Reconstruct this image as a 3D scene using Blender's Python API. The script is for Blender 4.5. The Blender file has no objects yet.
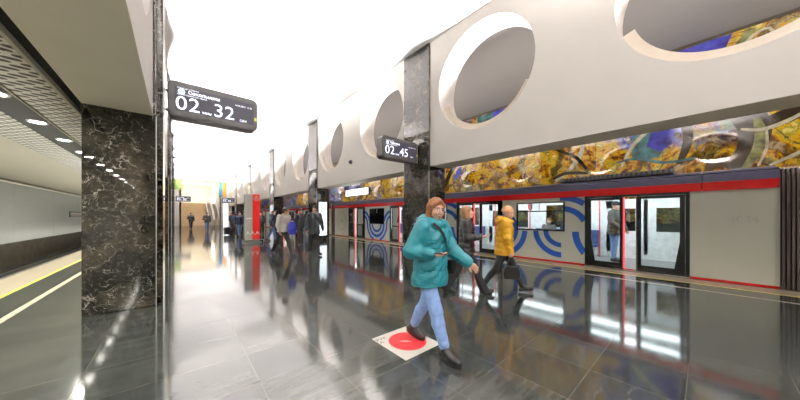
import bpy, math, random
import numpy as np
from mathutils import Vector, Matrix, Euler
SC = bpy.context.scene
COL = SC.collection
PI = math.pi

# ------------------------------------------------------------------ camera, world, exposure
cam_data = bpy.data.cameras.new('camera')
cam = bpy.data.objects.new('camera', cam_data)
COL.objects.link(cam)
cam_data.sensor_fit = 'HORIZONTAL'
cam_data.sensor_width = 36.0
cam_data.lens = 261.0 / 800.0 * 36.0
cam_data.shift_y = 16.0 / 800.0
cam_data.clip_start = 0.05
cam.location = (0.0, 0.0, 1.46)
cam.rotation_euler = (PI / 2, 0.0, -math.radians(40.6))
SC.camera = cam

world = bpy.data.worlds.new('world')
SC.world = world
world.use_nodes = True
world.node_tree.nodes['Background'].inputs[0].default_value = (0.8, 0.85, 1.0, 1)
world.node_tree.nodes['Background'].inputs[1].default_value = 0.02

SC.view_settings.view_transform = 'Standard'
SC.view_settings.look = 'None'
SC.view_settings.gamma = 1.0
SC.view_settings.use_curve_mapping = False
SC.view_settings.exposure = 0.34
try:
    SC.cycles.max_bounces = 10
    SC.cycles.diffuse_bounces = 5
    SC.cycles.glossy_bounces = 5
    SC.cycles.transparent_max_bounces = 16
    SC.cycles.sample_clamp_indirect = 6.0
    SC.cycles.use_denoising = True
except Exception:
    pass


def area_light(name, loc, direction, sx, sy, watts, color=(1, 1, 1)):
    d = bpy.data.lights.new(name, 'AREA')
    d.shape = 'RECTANGLE'
    d.size = sy          # long side along the hall
    d.size_y = sx
    d.energy = watts
    d.color = color
    o = bpy.data.objects.new(name, d)
    COL.objects.link(o)
    o.location = loc
    o.rotation_euler = Vector(direction).to_track_quat('-Z', 'Y').to_euler()
    return o


# hall geometry (metres)
FR, FRB = 6.31, 7.05          # right fascia: hall face, rear face
FL, FLB = -0.29, -1.04        # left fascia
ZF, ZC = 3.09, 7.13           # fascia bottom, ceiling
Y0, Y1 = -16.1, 51.4          # hall extent
HOLE_Z, HOLE_R = 5.34, 1.46
EDGE_R, EDGE_L = 9.07, -3.05  # platform edges
WR, WL = 12.8, -6.75          # track walls
HOLES = [4.15 + 4.5 * k - (0.14 if k == 0 else 0.0) for k in range(-4, 11)]

UP_W = 345.0
for hy in HOLES:
    area_light('hall_floodlight', (6.74, hy, HOLE_Z - HOLE_R + 0.07), (-0.62, 0, 1), 0.22, 0.7, UP_W, (1.0, 0.955, 0.93)).data.spread = math.radians(98)
    area_light('hall_floodlight', (-0.72, hy, HOLE_Z - HOLE_R + 0.07), (0.62, 0, 1), 0.22, 0.7, UP_W, (1.0, 0.955, 0.93)).data.spread = math.radians(98)
area_light('added_lobby_fill', (2.6, 61.0, 7.0), (0, -0.25, -1), 4.0, 5.0, 1600, (0.88, 0.95, 1.0)).data.spread = math.radians(98)  # hidden light, added to brighten the far lobby

# unseen strips added for brightness: behind the foot of the right wall, washing the mural; under the left platform edge
area_light('added_mural_wash', (7.16, 22.0, 3.30), (0.72, 0, 0.70), 0.12, 74.0, 1750, (1.0, 0.96, 0.88)).data.spread = math.radians(125)
area_light('added_track_fill', (-3.25, 22.0, -0.45), (-0.10, 0, 1.0), 0.15, 74.0, 1050, (1.0, 0.96, 0.86))

# ------------------------------------------------------------------ materials
def new_mat(name):
    m = bpy.data.materials.new(name)
    m.use_nodes = True
    nt = m.node_tree
    for n in list(nt.nodes):
        if n.type != 'OUTPUT_MATERIAL' and n.type != 'BSDF_PRINCIPLED':
            nt.nodes.remove(n)
    return m, nt, nt.nodes['Principled BSDF'], nt.links


def N(nt, t, **kw):
    n = nt.nodes.new(t)
    for k, v in kw.items():
        setattr(n, k, v)
    return n


def ramp(nt, stops, interp='LINEAR'):
    r = nt.nodes.new('ShaderNodeValToRGB')
    cr = r.color_ramp
    cr.interpolation = interp
    while len(cr.elements) < len(stops):
        cr.elements.new(0.5)
    for e, (p, c) in zip(cr.elements, stops):
        e.position = p
        e.color = (c[0], c[1], c[2], 1)
    return r


def math_node(nt, op, a, b=None, c=None, clamp=False):
    n = nt.nodes.new('ShaderNodeMath')
    n.operation = op
    n.use_clamp = clamp
    for i, v in enumerate((a, b, c)):
        if v is None:
            continue
        if isinstance(v, (int, float)):
            n.inputs[i].default_value = v
        else:
            nt.links.new(v, n.inputs[i])
    return n.outputs[0]


def mix_col(nt, fac, a, b):
    n = nt.nodes.new('ShaderNodeMix')
    n.data_type = 'RGBA'
    for s, v in ((n.inputs[0], fac), (n.inputs[6], a), (n.inputs[7], b)):
        if isinstance(v, (int, float)):
            s.default_value = v
        elif isinstance(v, tuple):
            s.default_value = (v[0], v[1], v[2], 1)
        else:
            nt.links.new(v, s)
    return n.outputs[2]


def mat(name, col, rough=0.5, metal=0.0, var=0.12, scale=8.0, bump=0.0, ior=1.5, bscale=None):
    """plain surface with a little procedural unevenness of colour"""
    m, nt, p, L = new_mat(name)
    tc = N(nt, 'ShaderNodeTexCoord')
    nz = N(nt, 'ShaderNodeTexNoise')
    nz.inputs['Scale'].default_value = scale
    nz.inputs['Detail'].default_value = 4
    L.new(tc.outputs['Object'], nz.inputs['Vector'])
    r = ramp(nt, [(0.3, tuple(c * (1 - var) for c in col)), (0.7, tuple(min(1, c * (1 + var)) for c in col))])
    L.new(nz.outputs[0], r.inputs[0])
    L.new(r.outputs[0], p.inputs['Base Color'])
    p.inputs['Roughness'].default_value = rough
    p.inputs['Metallic'].default_value = metal
    p.inputs['IOR'].default_value = ior
    if bump:
        b = N(nt, 'ShaderNodeBump')
        b.inputs['Strength'].default_value = bump
        b.inputs['Distance'].default_value = 0.01
        if bscale:
            n2 = N(nt, 'ShaderNodeTexNoise')
            n2.inputs['Scale'].default_value = bscale
            L.new(tc.outputs['Object'], n2.inputs['Vector'])
            L.new(n2.outputs[0], b.inputs['Height'])
        else:
            L.new(nz.outputs[0], b.inputs['Height'])
        L.new(b.outputs[0], p.inputs['Normal'])
    return m


def emit(name, col, strength, base=(0.02, 0.02, 0.02)):
    m, nt, p, L = new_mat(name)
    p.inputs['Base Color'].default_value = (*base, 1)
    p.inputs['Emission Color'].default_value = (*col, 1)
    p.inputs['Emission Strength'].default_value = strength
    return m


def glass_mat(name, tint=(0.9, 0.95, 0.95), refl=1.5):
    m, nt, p, L = new_mat(name)
    nt.nodes.remove(p)
    out = [n for n in nt.nodes if n.type == 'OUTPUT_MATERIAL'][0]
    tr = N(nt, 'ShaderNodeBsdfTransparent')
    tr.inputs[0].default_value = (*tint, 1)
    gl = N(nt, 'ShaderNodeBsdfGlossy')
    gl.inputs['Roughness'].default_value = 0.02
    fr = N(nt, 'ShaderNodeFresnel')
    fr.inputs[0].default_value = refl
    mx = N(nt, 'ShaderNodeMixShader')
    L.new(fr.outputs[0], mx.inputs[0])
    L.new(tr.outputs[0], mx.inputs[1])
    L.new(gl.outputs[0], mx.inputs[2])
    L.new(mx.outputs[0], out.inputs[0])
    return m


def floor_mat():
    m, nt, p, L = new_mat('polished_granite_floor')
    tc = N(nt, 'ShaderNodeTexCoord')
    mp = N(nt, 'ShaderNodeMapping')
    mp.inputs['Location'].default_value = (-0.56 + 0.605 * 100, -0.10 + 0.61 * 100, 0)
    L.new(tc.outputs['Object'], mp.inputs[0])
    br = N(nt, 'ShaderNodeTexBrick')
    br.offset = 0.0
    br.squash = 1.0
    br.inputs['Scale'].default_value = 1.0
    br.inputs['Mortar Size'].default_value = 0.0028
    br.inputs['Mortar Smooth'].default_value = 0.2
    br.inputs['Brick Width'].default_value = 0.605
    br.inputs['Row Height'].default_value = 0.61
    br.inputs['Color1'].default_value = (0.0, 0.0, 0.0, 1)
    br.inputs['Color2'].default_value = (1, 1, 1, 1)
    br.inputs['Mortar'].default_value = (0.5, 0.5, 0.5, 1)
    L.new(mp.outputs[0], br.inputs['Vector'])
    # streaks running across the hall
    ms = N(nt, 'ShaderNodeMapping')
    ms.inputs['Scale'].default_value = (0.9, 5.0, 1)
    ms.inputs['Rotation'].default_value = (0, 0, 0.25)
    L.new(tc.outputs['Object'], ms.inputs[0])
    nz = N(nt, 'ShaderNodeTexNoise')
    nz.inputs['Scale'].default_value = 2.2
    nz.inputs['Detail'].default_value = 8
    nz.inputs['Roughness'].default_value = 0.6
    L.new(ms.outputs[0], nz.inputs['Vector'])
    fine = N(nt, 'ShaderNodeTexNoise')
    fine.inputs['Scale'].default_value = 180
    L.new(tc.outputs['Object'], fine.inputs['Vector'])
    r = ramp(nt, [(0.3, (0.027, 0.030, 0.029)), (0.55, (0.044, 0.049, 0.047)), (0.75, (0.078, 0.086, 0.081))])
    L.new(nz.outputs[0], r.inputs[0])
    tint = mix_col(nt, br.outputs['Color'], (0.72, 0.74, 0.76), (1.25, 1.22, 1.15))
    mul = N(nt, 'ShaderNodeMix', data_type='RGBA', blend_type='MULTIPLY')
    mul.inputs[0].default_value = 1.0
    L.new(r.outputs[0], mul.inputs[6])
    L.new(tint, mul.inputs[7])
    fr = ramp(nt, [(0.35, (0.75, 0.75, 0.75)), (0.7, (1.25, 1.25, 1.25))])
    L.new(fine.outputs[0], fr.inputs[0])
    mul2 = N(nt, 'ShaderNodeMix', data_type='RGBA', blend_type='MULTIPLY')
    mul2.inputs[0].default_value = 0.7
    L.new(mul.outputs[2], mul2.inputs[6])
    L.new(fr.outputs[0], mul2.inputs[7])
    c = mix_col(nt, br.outputs['Fac'], mul2.outputs[2], (0.115, 0.107, 0.085))
    L.new(c, p.inputs['Base Color'])
    rr = N(nt, 'ShaderNodeMapRange')
    rr.inputs['To Min'].default_value = 0.05
    rr.inputs['To Max'].default_value = 0.12
    L.new(nz.outputs[0], rr.inputs[0])
    L.new(rr.outputs[0], p.inputs['Roughness'])
    p.inputs['IOR'].default_value = 1.75
    bp = N(nt, 'ShaderNodeBump')
    bp.inputs['Strength'].default_value = 0.02
    bp.inputs['Distance'].default_value = 0.02
    n3 = N(nt, 'ShaderNodeTexNoise')
    n3.inputs['Scale'].default_value = 3.0
    L.new(tc.outputs['Object'], n3.inputs['Vector'])
    L.new(n3.outputs[0], bp.inputs['Height'])
    L.new(bp.outputs[0], p.inputs['Normal'])
    return m


def marble_mat():
    m, nt, p, L = new_mat('dark_veined_marble')
    tc = N(nt, 'ShaderNodeTexCoord')
    nz = N(nt, 'ShaderNodeTexNoise')
    nz.inputs['Scale'].default_value = 1.6
    nz.inputs['Detail'].default_value = 9
    nz.inputs['Roughness'].default_value = 0.65
    L.new(tc.outputs['Object'], nz.inputs['Vector'])
    dn = N(nt, 'ShaderNodeTexNoise')
    dn.inputs['Scale'].default_value = 2.5
    dn.inputs['Detail'].default_value = 5
    L.new(tc.outputs['Object'], dn.inputs['Vector'])
    va = N(nt, 'ShaderNodeVectorMath', operation='SCALE')
    va.inputs[3].default_value = 0.9
    L.new(dn.outputs[1], va.inputs[0])
    vb = N(nt, 'ShaderNodeVectorMath', operation='ADD')
    L.new(tc.outputs['Object'], vb.inputs[0])
    L.new(va.outputs[0], vb.inputs[1])
    base = ramp(nt, [(0.30, (0.008, 0.008, 0.008)), (0.48, (0.018, 0.017, 0.014)), (0.60, (0.042, 0.036, 0.027)), (0.75, (0.10, 0.08, 0.052))])
    L.new(nz.outputs[0], base.inputs[0])
    cur = base.outputs[0]
    for sc, w, lo, col in ((2.6, 0.016, 0.52, (0.50, 0.47, 0.41)), (6.5, 0.028, 0.50, (0.34, 0.32, 0.27)), (15.0, 0.05, 0.50, (0.20, 0.18, 0.145))):
        vo = N(nt, 'ShaderNodeTexVoronoi', feature='DISTANCE_TO_EDGE')
        vo.inputs['Scale'].default_value = sc
        L.new(vb.outputs[0], vo.inputs['Vector'])
        vein = ramp(nt, [(0.0, (1, 1, 1)), (w, (0, 0, 0))])
        L.new(vo.outputs[0], vein.inputs[0])
        mk = N(nt, 'ShaderNodeTexNoise')
        mk.inputs['Scale'].default_value = sc * 1.3
        mk.inputs['Detail'].default_value = 3
        L.new(tc.outputs['Object'], mk.inputs['Vector'])
        mr = ramp(nt, [(lo, (0, 0, 0)), (lo + 0.16, (1, 1, 1))])
        L.new(mk.outputs[0], mr.inputs[0])
        f = math_node(nt, 'MULTIPLY', vein.outputs[0], mr.outputs[0])
        cur = mix_col(nt, f, cur, col)
    sx = N(nt, 'ShaderNodeSeparateXYZ')
    L.new(tc.outputs['Object'], sx.inputs[0])
    zz = math_node(nt, 'FRACT', math_node(nt, 'DIVIDE', sx.outputs[2], 1.02))
    jt = math_node(nt, 'LESS_THAN', zz, 0.005)
    cur = mix_col(nt, jt, cur, (0.003, 0.003, 0.003))
    L.new(cur, p.inputs['Base Color'])
    p.inputs['Roughness'].default_value = 0.02
    p.inputs['IOR'].default_value = 1.6
    return m


def mural_mat(name, seed, cols, blue):
    m, nt, p, L = new_mat(name)
    tc = N(nt, 'ShaderNodeTexCoord')
    mp = N(nt, 'ShaderNodeMapping')
    mp.inputs['Location'].default_value = (seed, seed * 1.7, seed * 0.3)
    L.new(tc.outputs['Object'], mp.inputs[0])
    d1 = N(nt, 'ShaderNodeTexNoise')
    d1.inputs['Scale'].default_value = 0.7
    d1.inputs['Detail'].default_value = 3
    L.new(mp.outputs[0], d1.inputs['Vector'])
    vs = N(nt, 'ShaderNodeVectorMath', operation='SCALE')
    vs.inputs[3].default_value = 1.8
    L.new(d1.outputs[1], vs.inputs[0])
    va = N(nt, 'ShaderNodeVectorMath', operation='ADD')
    L.new(mp.outputs[0], va.inputs[0])
    L.new(vs.outputs[0], va.inputs[1])
    n1 = N(nt, 'ShaderNodeTexNoise')
    n1.inputs['Scale'].default_value = 2.3
    n1.inputs['Detail'].default_value = 10
    n1.inputs['Roughness'].default_value = 0.68
    L.new(va.outputs[0], n1.inputs['Vector'])
    r = ramp(nt, cols)
    L.new(n1.outputs[0], r.inputs[0])
    cur = r.outputs[0]
    n2 = N(nt, 'ShaderNodeTexNoise')
    n2.inputs['Scale'].default_value = 0.33
    n2.inputs['Detail'].default_value = 4
    L.new(va.outputs[0], n2.inputs['Vector'])
    rb = ramp(nt, [(blue, (0, 0, 0)), (blue + 0.05, (1, 1, 1))])
    L.new(n2.outputs[0], rb.inputs[0])
    n4 = N(nt, 'ShaderNodeTexNoise')
    n4.inputs['Scale'].default_value = 1.6
    n4.inputs['Detail'].default_value = 8
    n4.inputs['Roughness'].default_value = 0.7
    L.new(va.outputs[0], n4.inputs['Vector'])
    r4 = ramp(nt, [(0.33, (0.015, 0.02, 0.05)), (0.45, (0.06, 0.05, 0.35)), (0.55, (0.16, 0.2, 0.3)), (0.63, (0.12, 0.22, 0.18)), (0.72, (0.5, 0.5, 0.48))])
    L.new(n4.outputs[0], r4.inputs[0])
    cur = mix_col(nt, rb.outputs[0], cur, r4.outputs[0])
    wv = N(nt, 'ShaderNodeTexVoronoi', feature='DISTANCE_TO_EDGE')
    wv.inputs['Scale'].default_value = 0.55
    L.new(va.outputs[0], wv.inputs['Vector'])
    rv = ramp(nt, [(0.0, (1, 1, 1)), (0.05, (1, 1, 1)), (0.075, (0, 0, 0))])
    L.new(wv.outputs[0], rv.inputs[0])
    lines = ramp(nt, [(0.42, (0.02, 0.012, 0.008)), (0.52, (0.10, 0.05, 0.015)), (0.6, (0.42, 0.33, 0.2))])
    L.new(n4.outputs[0], lines.inputs[0])
    cur = mix_col(nt, math_node(nt, 'MULTIPLY', rv.outputs[0], 0.8), cur, lines.outputs[0])
    w2 = N(nt, 'ShaderNodeTexVoronoi', feature='DISTANCE_TO_EDGE')
    w2.inputs['Scale'].default_value = 1.9
    L.new(va.outputs[0], w2.inputs['Vector'])
    r2 = ramp(nt, [(0.0, (1, 1, 1)), (0.03, (0, 0, 0))])
    L.new(w2.outputs[0], r2.inputs[0])
    r5 = ramp(nt, [(0.44, (0, 0, 0)), (0.54, (1, 1, 1))])
    L.new(n1.outputs[0], r5.inputs[0])
    cur = mix_col(nt, math_node(nt, 'MULTIPLY', r2.outputs[0], r5.outputs[0]), cur, (0.03, 0.015, 0.008))
    L.new(cur, p.inputs['Base Color'])
    p.inputs['Roughness'].default_value = 0.035
    p.inputs['IOR'].default_value = 2.3
    bp = N(nt, 'ShaderNodeBump')
    bp.inputs['Strength'].default_value = 0.035
    bp.inputs['Distance'].default_value = 0.02
    L.new(d1.outputs[0], bp.inputs['Height'])
    L.new(bp.outputs[0], p.inputs['Normal'])
    return m


def perf_mat():
    """metal sheet with staggered slots, long side across the hall"""
    m, nt, p, L = new_mat('perforated_metal')
    tc = N(nt, 'ShaderNodeTexCoord')
    sx = N(nt, 'ShaderNodeSeparateXYZ')
    L.new(tc.outputs['Object'], sx.inputs[0])
    row = math_node(nt, 'DIVIDE', sx.outputs[1], 0.105)
    ri = math_node(nt, 'FLOOR', row)
    fy = math_node(nt, 'SUBTRACT', math_node(nt, 'FRACT', row), 0.5)
    off = math_node(nt, 'MULTIPLY', math_node(nt, 'MODULO', ri, 2.0), 0.5)
    fx = math_node(nt, 'SUBTRACT', math_node(nt, 'FRACT', math_node(nt, 'ADD', math_node(nt, 'DIVIDE', sx.outputs[0], 0.20), off)), 0.5)
    ex = math_node(nt, 'POWER', math_node(nt, 'ABSOLUTE', math_node(nt, 'DIVIDE', fx, 0.36)), 2.5)
    ey = math_node(nt, 'POWER', math_node(nt, 'ABSOLUTE', math_node(nt, 'DIVIDE', fy, 0.36)), 2.0)
    hole = math_node(nt, 'LESS_THAN', math_node(nt, 'ADD', ex, ey), 1.0)
    c = mix_col(nt, hole, (0.62, 0.62, 0.54), (0.008, 0.008, 0.007))
    L.new(c, p.inputs['Base Color'])
    p.inputs['Roughness'].default_value = 0.4
    p.inputs['Metallic'].default_value = 0.3
    return m


M = {}
M['floor'] = floor_mat()
M['marble'] = marble_mat()
M['plaster'] = mat('cream_plaster', (0.87, 0.84, 0.785), 0.6, var=0.02, scale=1.5)
M['ceiling'] = mat('white_ceiling', (0.73, 0.705, 0.705), 0.7, var=0.015, scale=0.8)
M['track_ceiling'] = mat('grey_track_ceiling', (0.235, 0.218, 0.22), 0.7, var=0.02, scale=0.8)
M['soffit'] = mat('beige_soffit', (0.80, 0.755, 0.62), 0.6, var=0.03, scale=1.5)
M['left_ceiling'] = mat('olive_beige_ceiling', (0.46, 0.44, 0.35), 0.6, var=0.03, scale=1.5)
M['sleeve'] = mat('white_sleeve', (0.90, 0.87, 0.84), 0.5, var=0.02)
M['trough'] = mat('cream_trough', (0.74, 0.66, 0.55), 0.5, var=0.03)
M['perf'] = perf_mat()
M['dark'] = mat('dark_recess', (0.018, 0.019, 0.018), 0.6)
M['black'] = mat('black_plastic', (0.012, 0.012, 0.014), 0.35)
M['steel'] = mat('brushed_steel', (0.55, 0.55, 0.54), 0.3, 1.0, var=0.05)
M['strip'] = mat('beige_granite_strip', (0.50, 0.43, 0.32), 0.25, var=0.1, scale=30, ior=1.5)
M['yellow'] = mat('yellow_line', (0.72, 0.62, 0.08), 0.4)
M['paleline'] = mat('pale_line', (0.52, 0.47, 0.36), 0.3)
M['track_wall'] = mat('pale_enamel_panels', (0.34, 0.37, 0.35), 0.3, var=0.05, scale=0.6)
M['ballast'] = mat('dark_track_bed', (0.03, 0.026, 0.022), 0.9, var=0.3, scale=5)
M['brownwall'] = mat('brown_lower_wall', (0.068, 0.056, 0.038), 0.7, var=0.3, scale=2)
M['stair'] = mat('tan_stone_stairs', (0.50, 0.37, 0.22), 0.5, var=0.1, scale=3)
M['white'] = mat('white_paint', (0.8, 0.8, 0.78), 0.5, var=0.03)
M['rubber'] = mat('brown_black_rubber', (0.085, 0.066, 0.055), 0.55)
M['train_grey'] = mat('train_pale_grey', (0.70, 0.715, 0.62), 0.28, var=0.03, scale=1.0)
M['train_red'] = mat('train_red', (0.62, 0.012, 0.012), 0.25, var=0.05)
M['train_slate'] = mat('train_slate', (0.07, 0.07, 0.125), 0.3, var=0.08)
M['train_blue'] = mat('train_blue', (0.015, 0.095, 0.48), 0.3, var=0.05)
M['train_black'] = mat('train_black_gloss', (0.012, 0.012, 0.012), 0.18)
M['train_in'] = mat('train_interior_white', (0.75, 0.77, 0.78), 0.4)
M['train_floor'] = mat('train_floor_grey', (0.22, 0.22, 0.22), 0.5)
M['seat'] = mat('blue_seat', (0.05, 0.09, 0.25), 0.7)
M['pole'] = mat('pink_red_pole', (0.75, 0.10, 0.10), 0.3)
M['greyline'] = mat('grey_line', (0.32, 0.33, 0.33), 0.4)
M['glass'] = glass_mat('train_glass')
M['glow'] = emit('train_strip_light', (0.92, 0.97, 1.0), 15.0)
M['red_led'] = emit('red_edge_light', (1.0, 0.06, 0.08), 1.3)
M['lamp'] = emit('lamp_disc', (1.0, 0.97, 0.86), 700.0)
M['led'] = emit('white_led_text', (0.85, 0.88, 1.0), 1.7)
M['icon'] = emit('blue_icon', (0.35, 0.6, 0.9), 1.2)
M['led_yellow'] = emit('yellow_indicator', (0.8, 0.75, 0.05), 0.8)
M['screen'] = emit('display_screen', (0.05, 0.04, 0.10), 0.35)
M['lightbox'] = emit('lit_white_panel', (0.93, 0.97, 1.0), 2.2)
M['poster'] = emit('lit_poster', (0.80, 0.93, 1.0), 2.0)
M['housing'] = mat('dark_grey_housing', (0.075, 0.072, 0.072), 0.4)
M['red'] = mat('red_panel', (0.75, 0.015, 0.01), 0.35, var=0.04)
M['red_circle'] = mat('red_print', (0.85, 0.05, 0.06), 0.35, var=0.04)
M['sticker'] = mat('white_vinyl', (0.72, 0.69, 0.63), 0.3, var=0.03)
M['pylon'] = mat('pale_grey_panel', (0.42, 0.41, 0.37), 0.4, var=0.04)
M['green'] = mat('green_panel', (0.30, 0.42, 0.12), 0.5, var=0.3, scale=2)
M['blue_art'] = mat('blue_panel', (0.05, 0.25, 0.5), 0.5, var=0.2)
M['orange_art'] = mat('orange_panel', (0.85, 0.40, 0.04), 0.5, var=0.2)
OCH = [(0.36, (0.02, 0.010, 0.005)), (0.43, (0.22, 0.075, 0.008)), (0.48, (0.46, 0.21, 0.010)), (0.53, (0.68, 0.44, 0.025)), (0.57, (0.26, 0.20, 0.025)), (0.64, (0.70, 0.55, 0.14))]
M['mural'] = mural_mat('mural_glass', 3.1, OCH, 0.585)
M['mural_b'] = mural_mat('mural_glass_violet', 9.4, OCH, 0.45)
M['m_blue'] = mat('mural_blue', (0.05, 0.05, 0.32), 0.08, var=0.6, scale=3, ior=1.8)
M['m_dark'] = mat('mural_dark', (0.03, 0.02, 0.012), 0.08, var=0.6, scale=4, ior=1.8)
M['m_olive'] = mat('mural_olive', (0.17, 0.17, 0.07), 0.08, var=0.7, scale=4, ior=1.8)
M['m_pale'] = mat('mural_pale', (0.42, 0.38, 0.28), 0.08, var=0.4, scale=4, ior=1.8)
M['m_teal'] = mat('mural_teal', (0.06, 0.14, 0.15), 0.08, var=0.6, scale=4, ior=1.8)


# ------------------------------------------------------------------ mesh building
class MB:
    def __init__(s):
        s.v, s.f, s.m = [], [], []
        s.mats = []

    def mi(s, m):
        if m not in s.mats:
            s.mats.append(m)
        return s.mats.index(m)

    def add(s, verts, faces, m, T=None):
        b = len(s.v)
        if T is not None:
            verts = [tuple(T @ Vector(p)) for p in verts]
        s.v += [tuple(p) for p in verts]
        k = s.mi(m)
        for f in faces:
            s.f.append([i + b for i in f])
            s.m.append(k)

    def box(s, x0, x1, y0, y1, z0, z1, m, T=None):
        vs = [(x, y, z) for x in (x0, x1) for y in (y0, y1) for z in (z0, z1)]
        fs = [(0, 1, 3, 2), (4, 6, 7, 5), (0, 4, 5, 1), (2, 3, 7, 6), (0, 2, 6, 4), (1, 5, 7, 3)]
        s.add(vs, fs, m, T)

    def quad(s, a, b, c, d, m):
        s.add([a, b, c, d], [(0, 1, 2, 3)], m)

    def prism(s, pts, a, b, m, axis='x', T=None):
        """closed outline extruded from a to b along the axis; pts are the two other coordinates"""
        n = len(pts)
        def P(t, p):
            return {'x': (t, p[0], p[1]), 'y': (p[0], t, p[1]), 'z': (p[0], p[1], t)}[axis]
        vs = [P(a, p) for p in pts] + [P(b, p) for p in pts]
        fs = [tuple(range(n - 1, -1, -1)), tuple(range(n, 2 * n))]
        fs += [(i, (i + 1) % n, n + (i + 1) % n, n + i) for i in range(n)]
        s.add(vs, fs, m, T)

    def cyl(s, p0, p1, r, m, n=12, r1=None, caps=True):
        p0, p1 = Vector(p0), Vector(p1)
        d = (p1 - p0).normalized()
        q = d.to_track_quat('Z', 'Y')
        r1 = r if r1 is None else r1
        vs = []
        for p, rr in ((p0, r), (p1, r1)):
            for i in range(n):
                a = 2 * PI * i / n
                vs.append(tuple(p + q @ Vector((rr * math.cos(a), rr * math.sin(a), 0))))
        fs = [(i, (i + 1) % n, n + (i + 1) % n, n + i) for i in range(n)]
        if caps:
            fs += [tuple(range(n - 1, -1, -1)), tuple(range(n, 2 * n))]
        s.add(vs, fs, m)

    def tube(s, pts, r, m, n=8):
        for a, b in zip(pts[:-1], pts[1:]):
            s.cyl(a, b, r, m, n)

    def lathe(s, prof, m, n=24, c=(0, 0, 0)):
        vs, fs = [], []
        for (r, z) in prof:
            for i in range(n):
                a = 2 * PI * i / n
                vs.append((c[0] + r * math.cos(a), c[1] + r * math.sin(a), c[2] + z))
        for k in range(len(prof) - 1):
            for i in range(n):
                j = (i + 1) % n
                fs.append((k * n + i, k * n + j, (k + 1) * n + j, (k + 1) * n + i))
        s.add(vs, fs, m)

    def text(s, body, size, m, T, align='LEFT', spacing=1.0, bold=0.0):
        c = bpy.data.curves.new('letters', 'FONT')
        c.body = body
        c.size = size
        c.align_x = align
        c.space_character = spacing
        c.resolution_u = 3
        c.offset = bold
        o = bpy.data.objects.new('letters', c)
        COL.objects.link(o)
        dg = bpy.context.evaluated_depsgraph_get()
        me = bpy.data.meshes.new_from_object(o.evaluated_get(dg))
        s.add([tuple(v.co) for v in me.vertices], [tuple(p.vertices) for p in me.polygons], m, T)
        bpy.data.objects.remove(o)
        bpy.data.curves.remove(c)
        bpy.data.meshes.remove(me)

    def build(s, name, parent=None, smooth=False, loc=(0, 0, 0), bevel=0.0):
        me = bpy.data.meshes.new(name)
        me.from_pydata(s.v, [], s.f)
        for m in s.mats:
            me.materials.append(m)
        me.polygons.foreach_set('material_index', s.m)
        if smooth:
            me.polygons.foreach_set('use_smooth', [True] * len(s.f))
        me.update()
        o = bpy.data.objects.new(name, me)
        COL.objects.link(o)
        o.location = loc
        if parent:
            o.parent = parent
        if bevel:
            b = o.modifiers.new('bevel', 'BEVEL')
            b.width = bevel
            b.segments = 2
            b.limit_method = 'ANGLE'
        return o


def tag(o, label, cat, group=None, kind=None):
    o['label'] = label
    o['category'] = cat
    if group:
        o['group'] = group
    if kind:
        o['kind'] = kind
    return o


def thing(name, label, cat, loc=(0, 0, 0), rz=0.0, group=None):
    o = bpy.data.objects.new(name, None)
    o.empty_display_size = 0.1
    COL.objects.link(o)
    o.location = loc
    o.rotation_euler = (0, 0, rz)
    return tag(o, label, cat, group)


def struct(o, label=None):
    o['kind'] = 'structure'
    if label:
        o['label'] = label
    return o


def dup(root, loc, label, rz=None):
    r = root.copy()
    COL.objects.link(r)
    r.location = loc
    if rz is not None:
        r.rotation_euler = (0, 0, rz)
    r['label'] = label
    def rec(src, dst):
        for ch in list(src.children):
            c = ch.copy()
            COL.objects.link(c)
            c.parent = dst
            rec(ch, c)
    rec(root, r)
    return r


ORD = ['first', 'second', 'third', 'fourth', 'fifth', 'sixth', 'seventh', 'eighth', 'ninth', 'tenth', 'eleventh', 'twelfth',
       'thirteenth', 'fourteenth', 'fifteenth', 'sixteenth', 'seventeenth', 'eighteenth', 'nineteenth', 'twentieth']
# ------------------------------------------------------------------ room shell
# platform floor with its edge strips
b = MB()
b.box(EDGE_L + 0.62, EDGE_R - 0.60, Y0, 75, -0.12, 0.0, M['floor'])
struct(b.build('floor'), 'dark polished granite tile floor of the platform')
for name, xa, xb, ya, yb, lab in (('trim_1', 8.47, EDGE_R, 8.47, 8.52, 'pale stone edge strip along the train on the right'),
                                  ('trim_2', EDGE_L, -2.43, -2.43, -2.36, 'pale stone edge strip along the empty left track')):
    b = MB()
    b.box(xa, xb, Y0, 75, -0.12, 0.0, M['strip'])
    b.box(min(ya, yb), max(ya, yb), Y0, 75, 0.0, 0.003, M['yellow'])
    struct(b.build(name), lab)
for name, xa, xb, lab in (('trim_3', 7.80, 7.87, 'thin pale line in the floor before the train'),
                          ('trim_4', -1.90, -1.81, 'wide pale line in the floor beside the left marble column')):
    b = MB()
    b.box(xa, xb, Y0, 75, 0.0, 0.0025, M['paleline'])
    struct(b.build(name), lab)
b = MB()
b.box(EDGE_R, WR + 0.2, Y0, 75, -1.35, -1.2, M['ballast'])
b.box(EDGE_R - 0.1, EDGE_R, Y0, 75, -1.2, -0.12, M['ballast'])
b.box(WL - 0.2, EDGE_L, Y0, 75, -1.35, -1.2, M['ballast'])
b.box(EDGE_L, EDGE_L + 0.1, Y0, 75, -1.2, -0.12, M['ballast'])
struct(b.build('floor_track_bed'), 'dark track bed below the platform edges')


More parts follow.
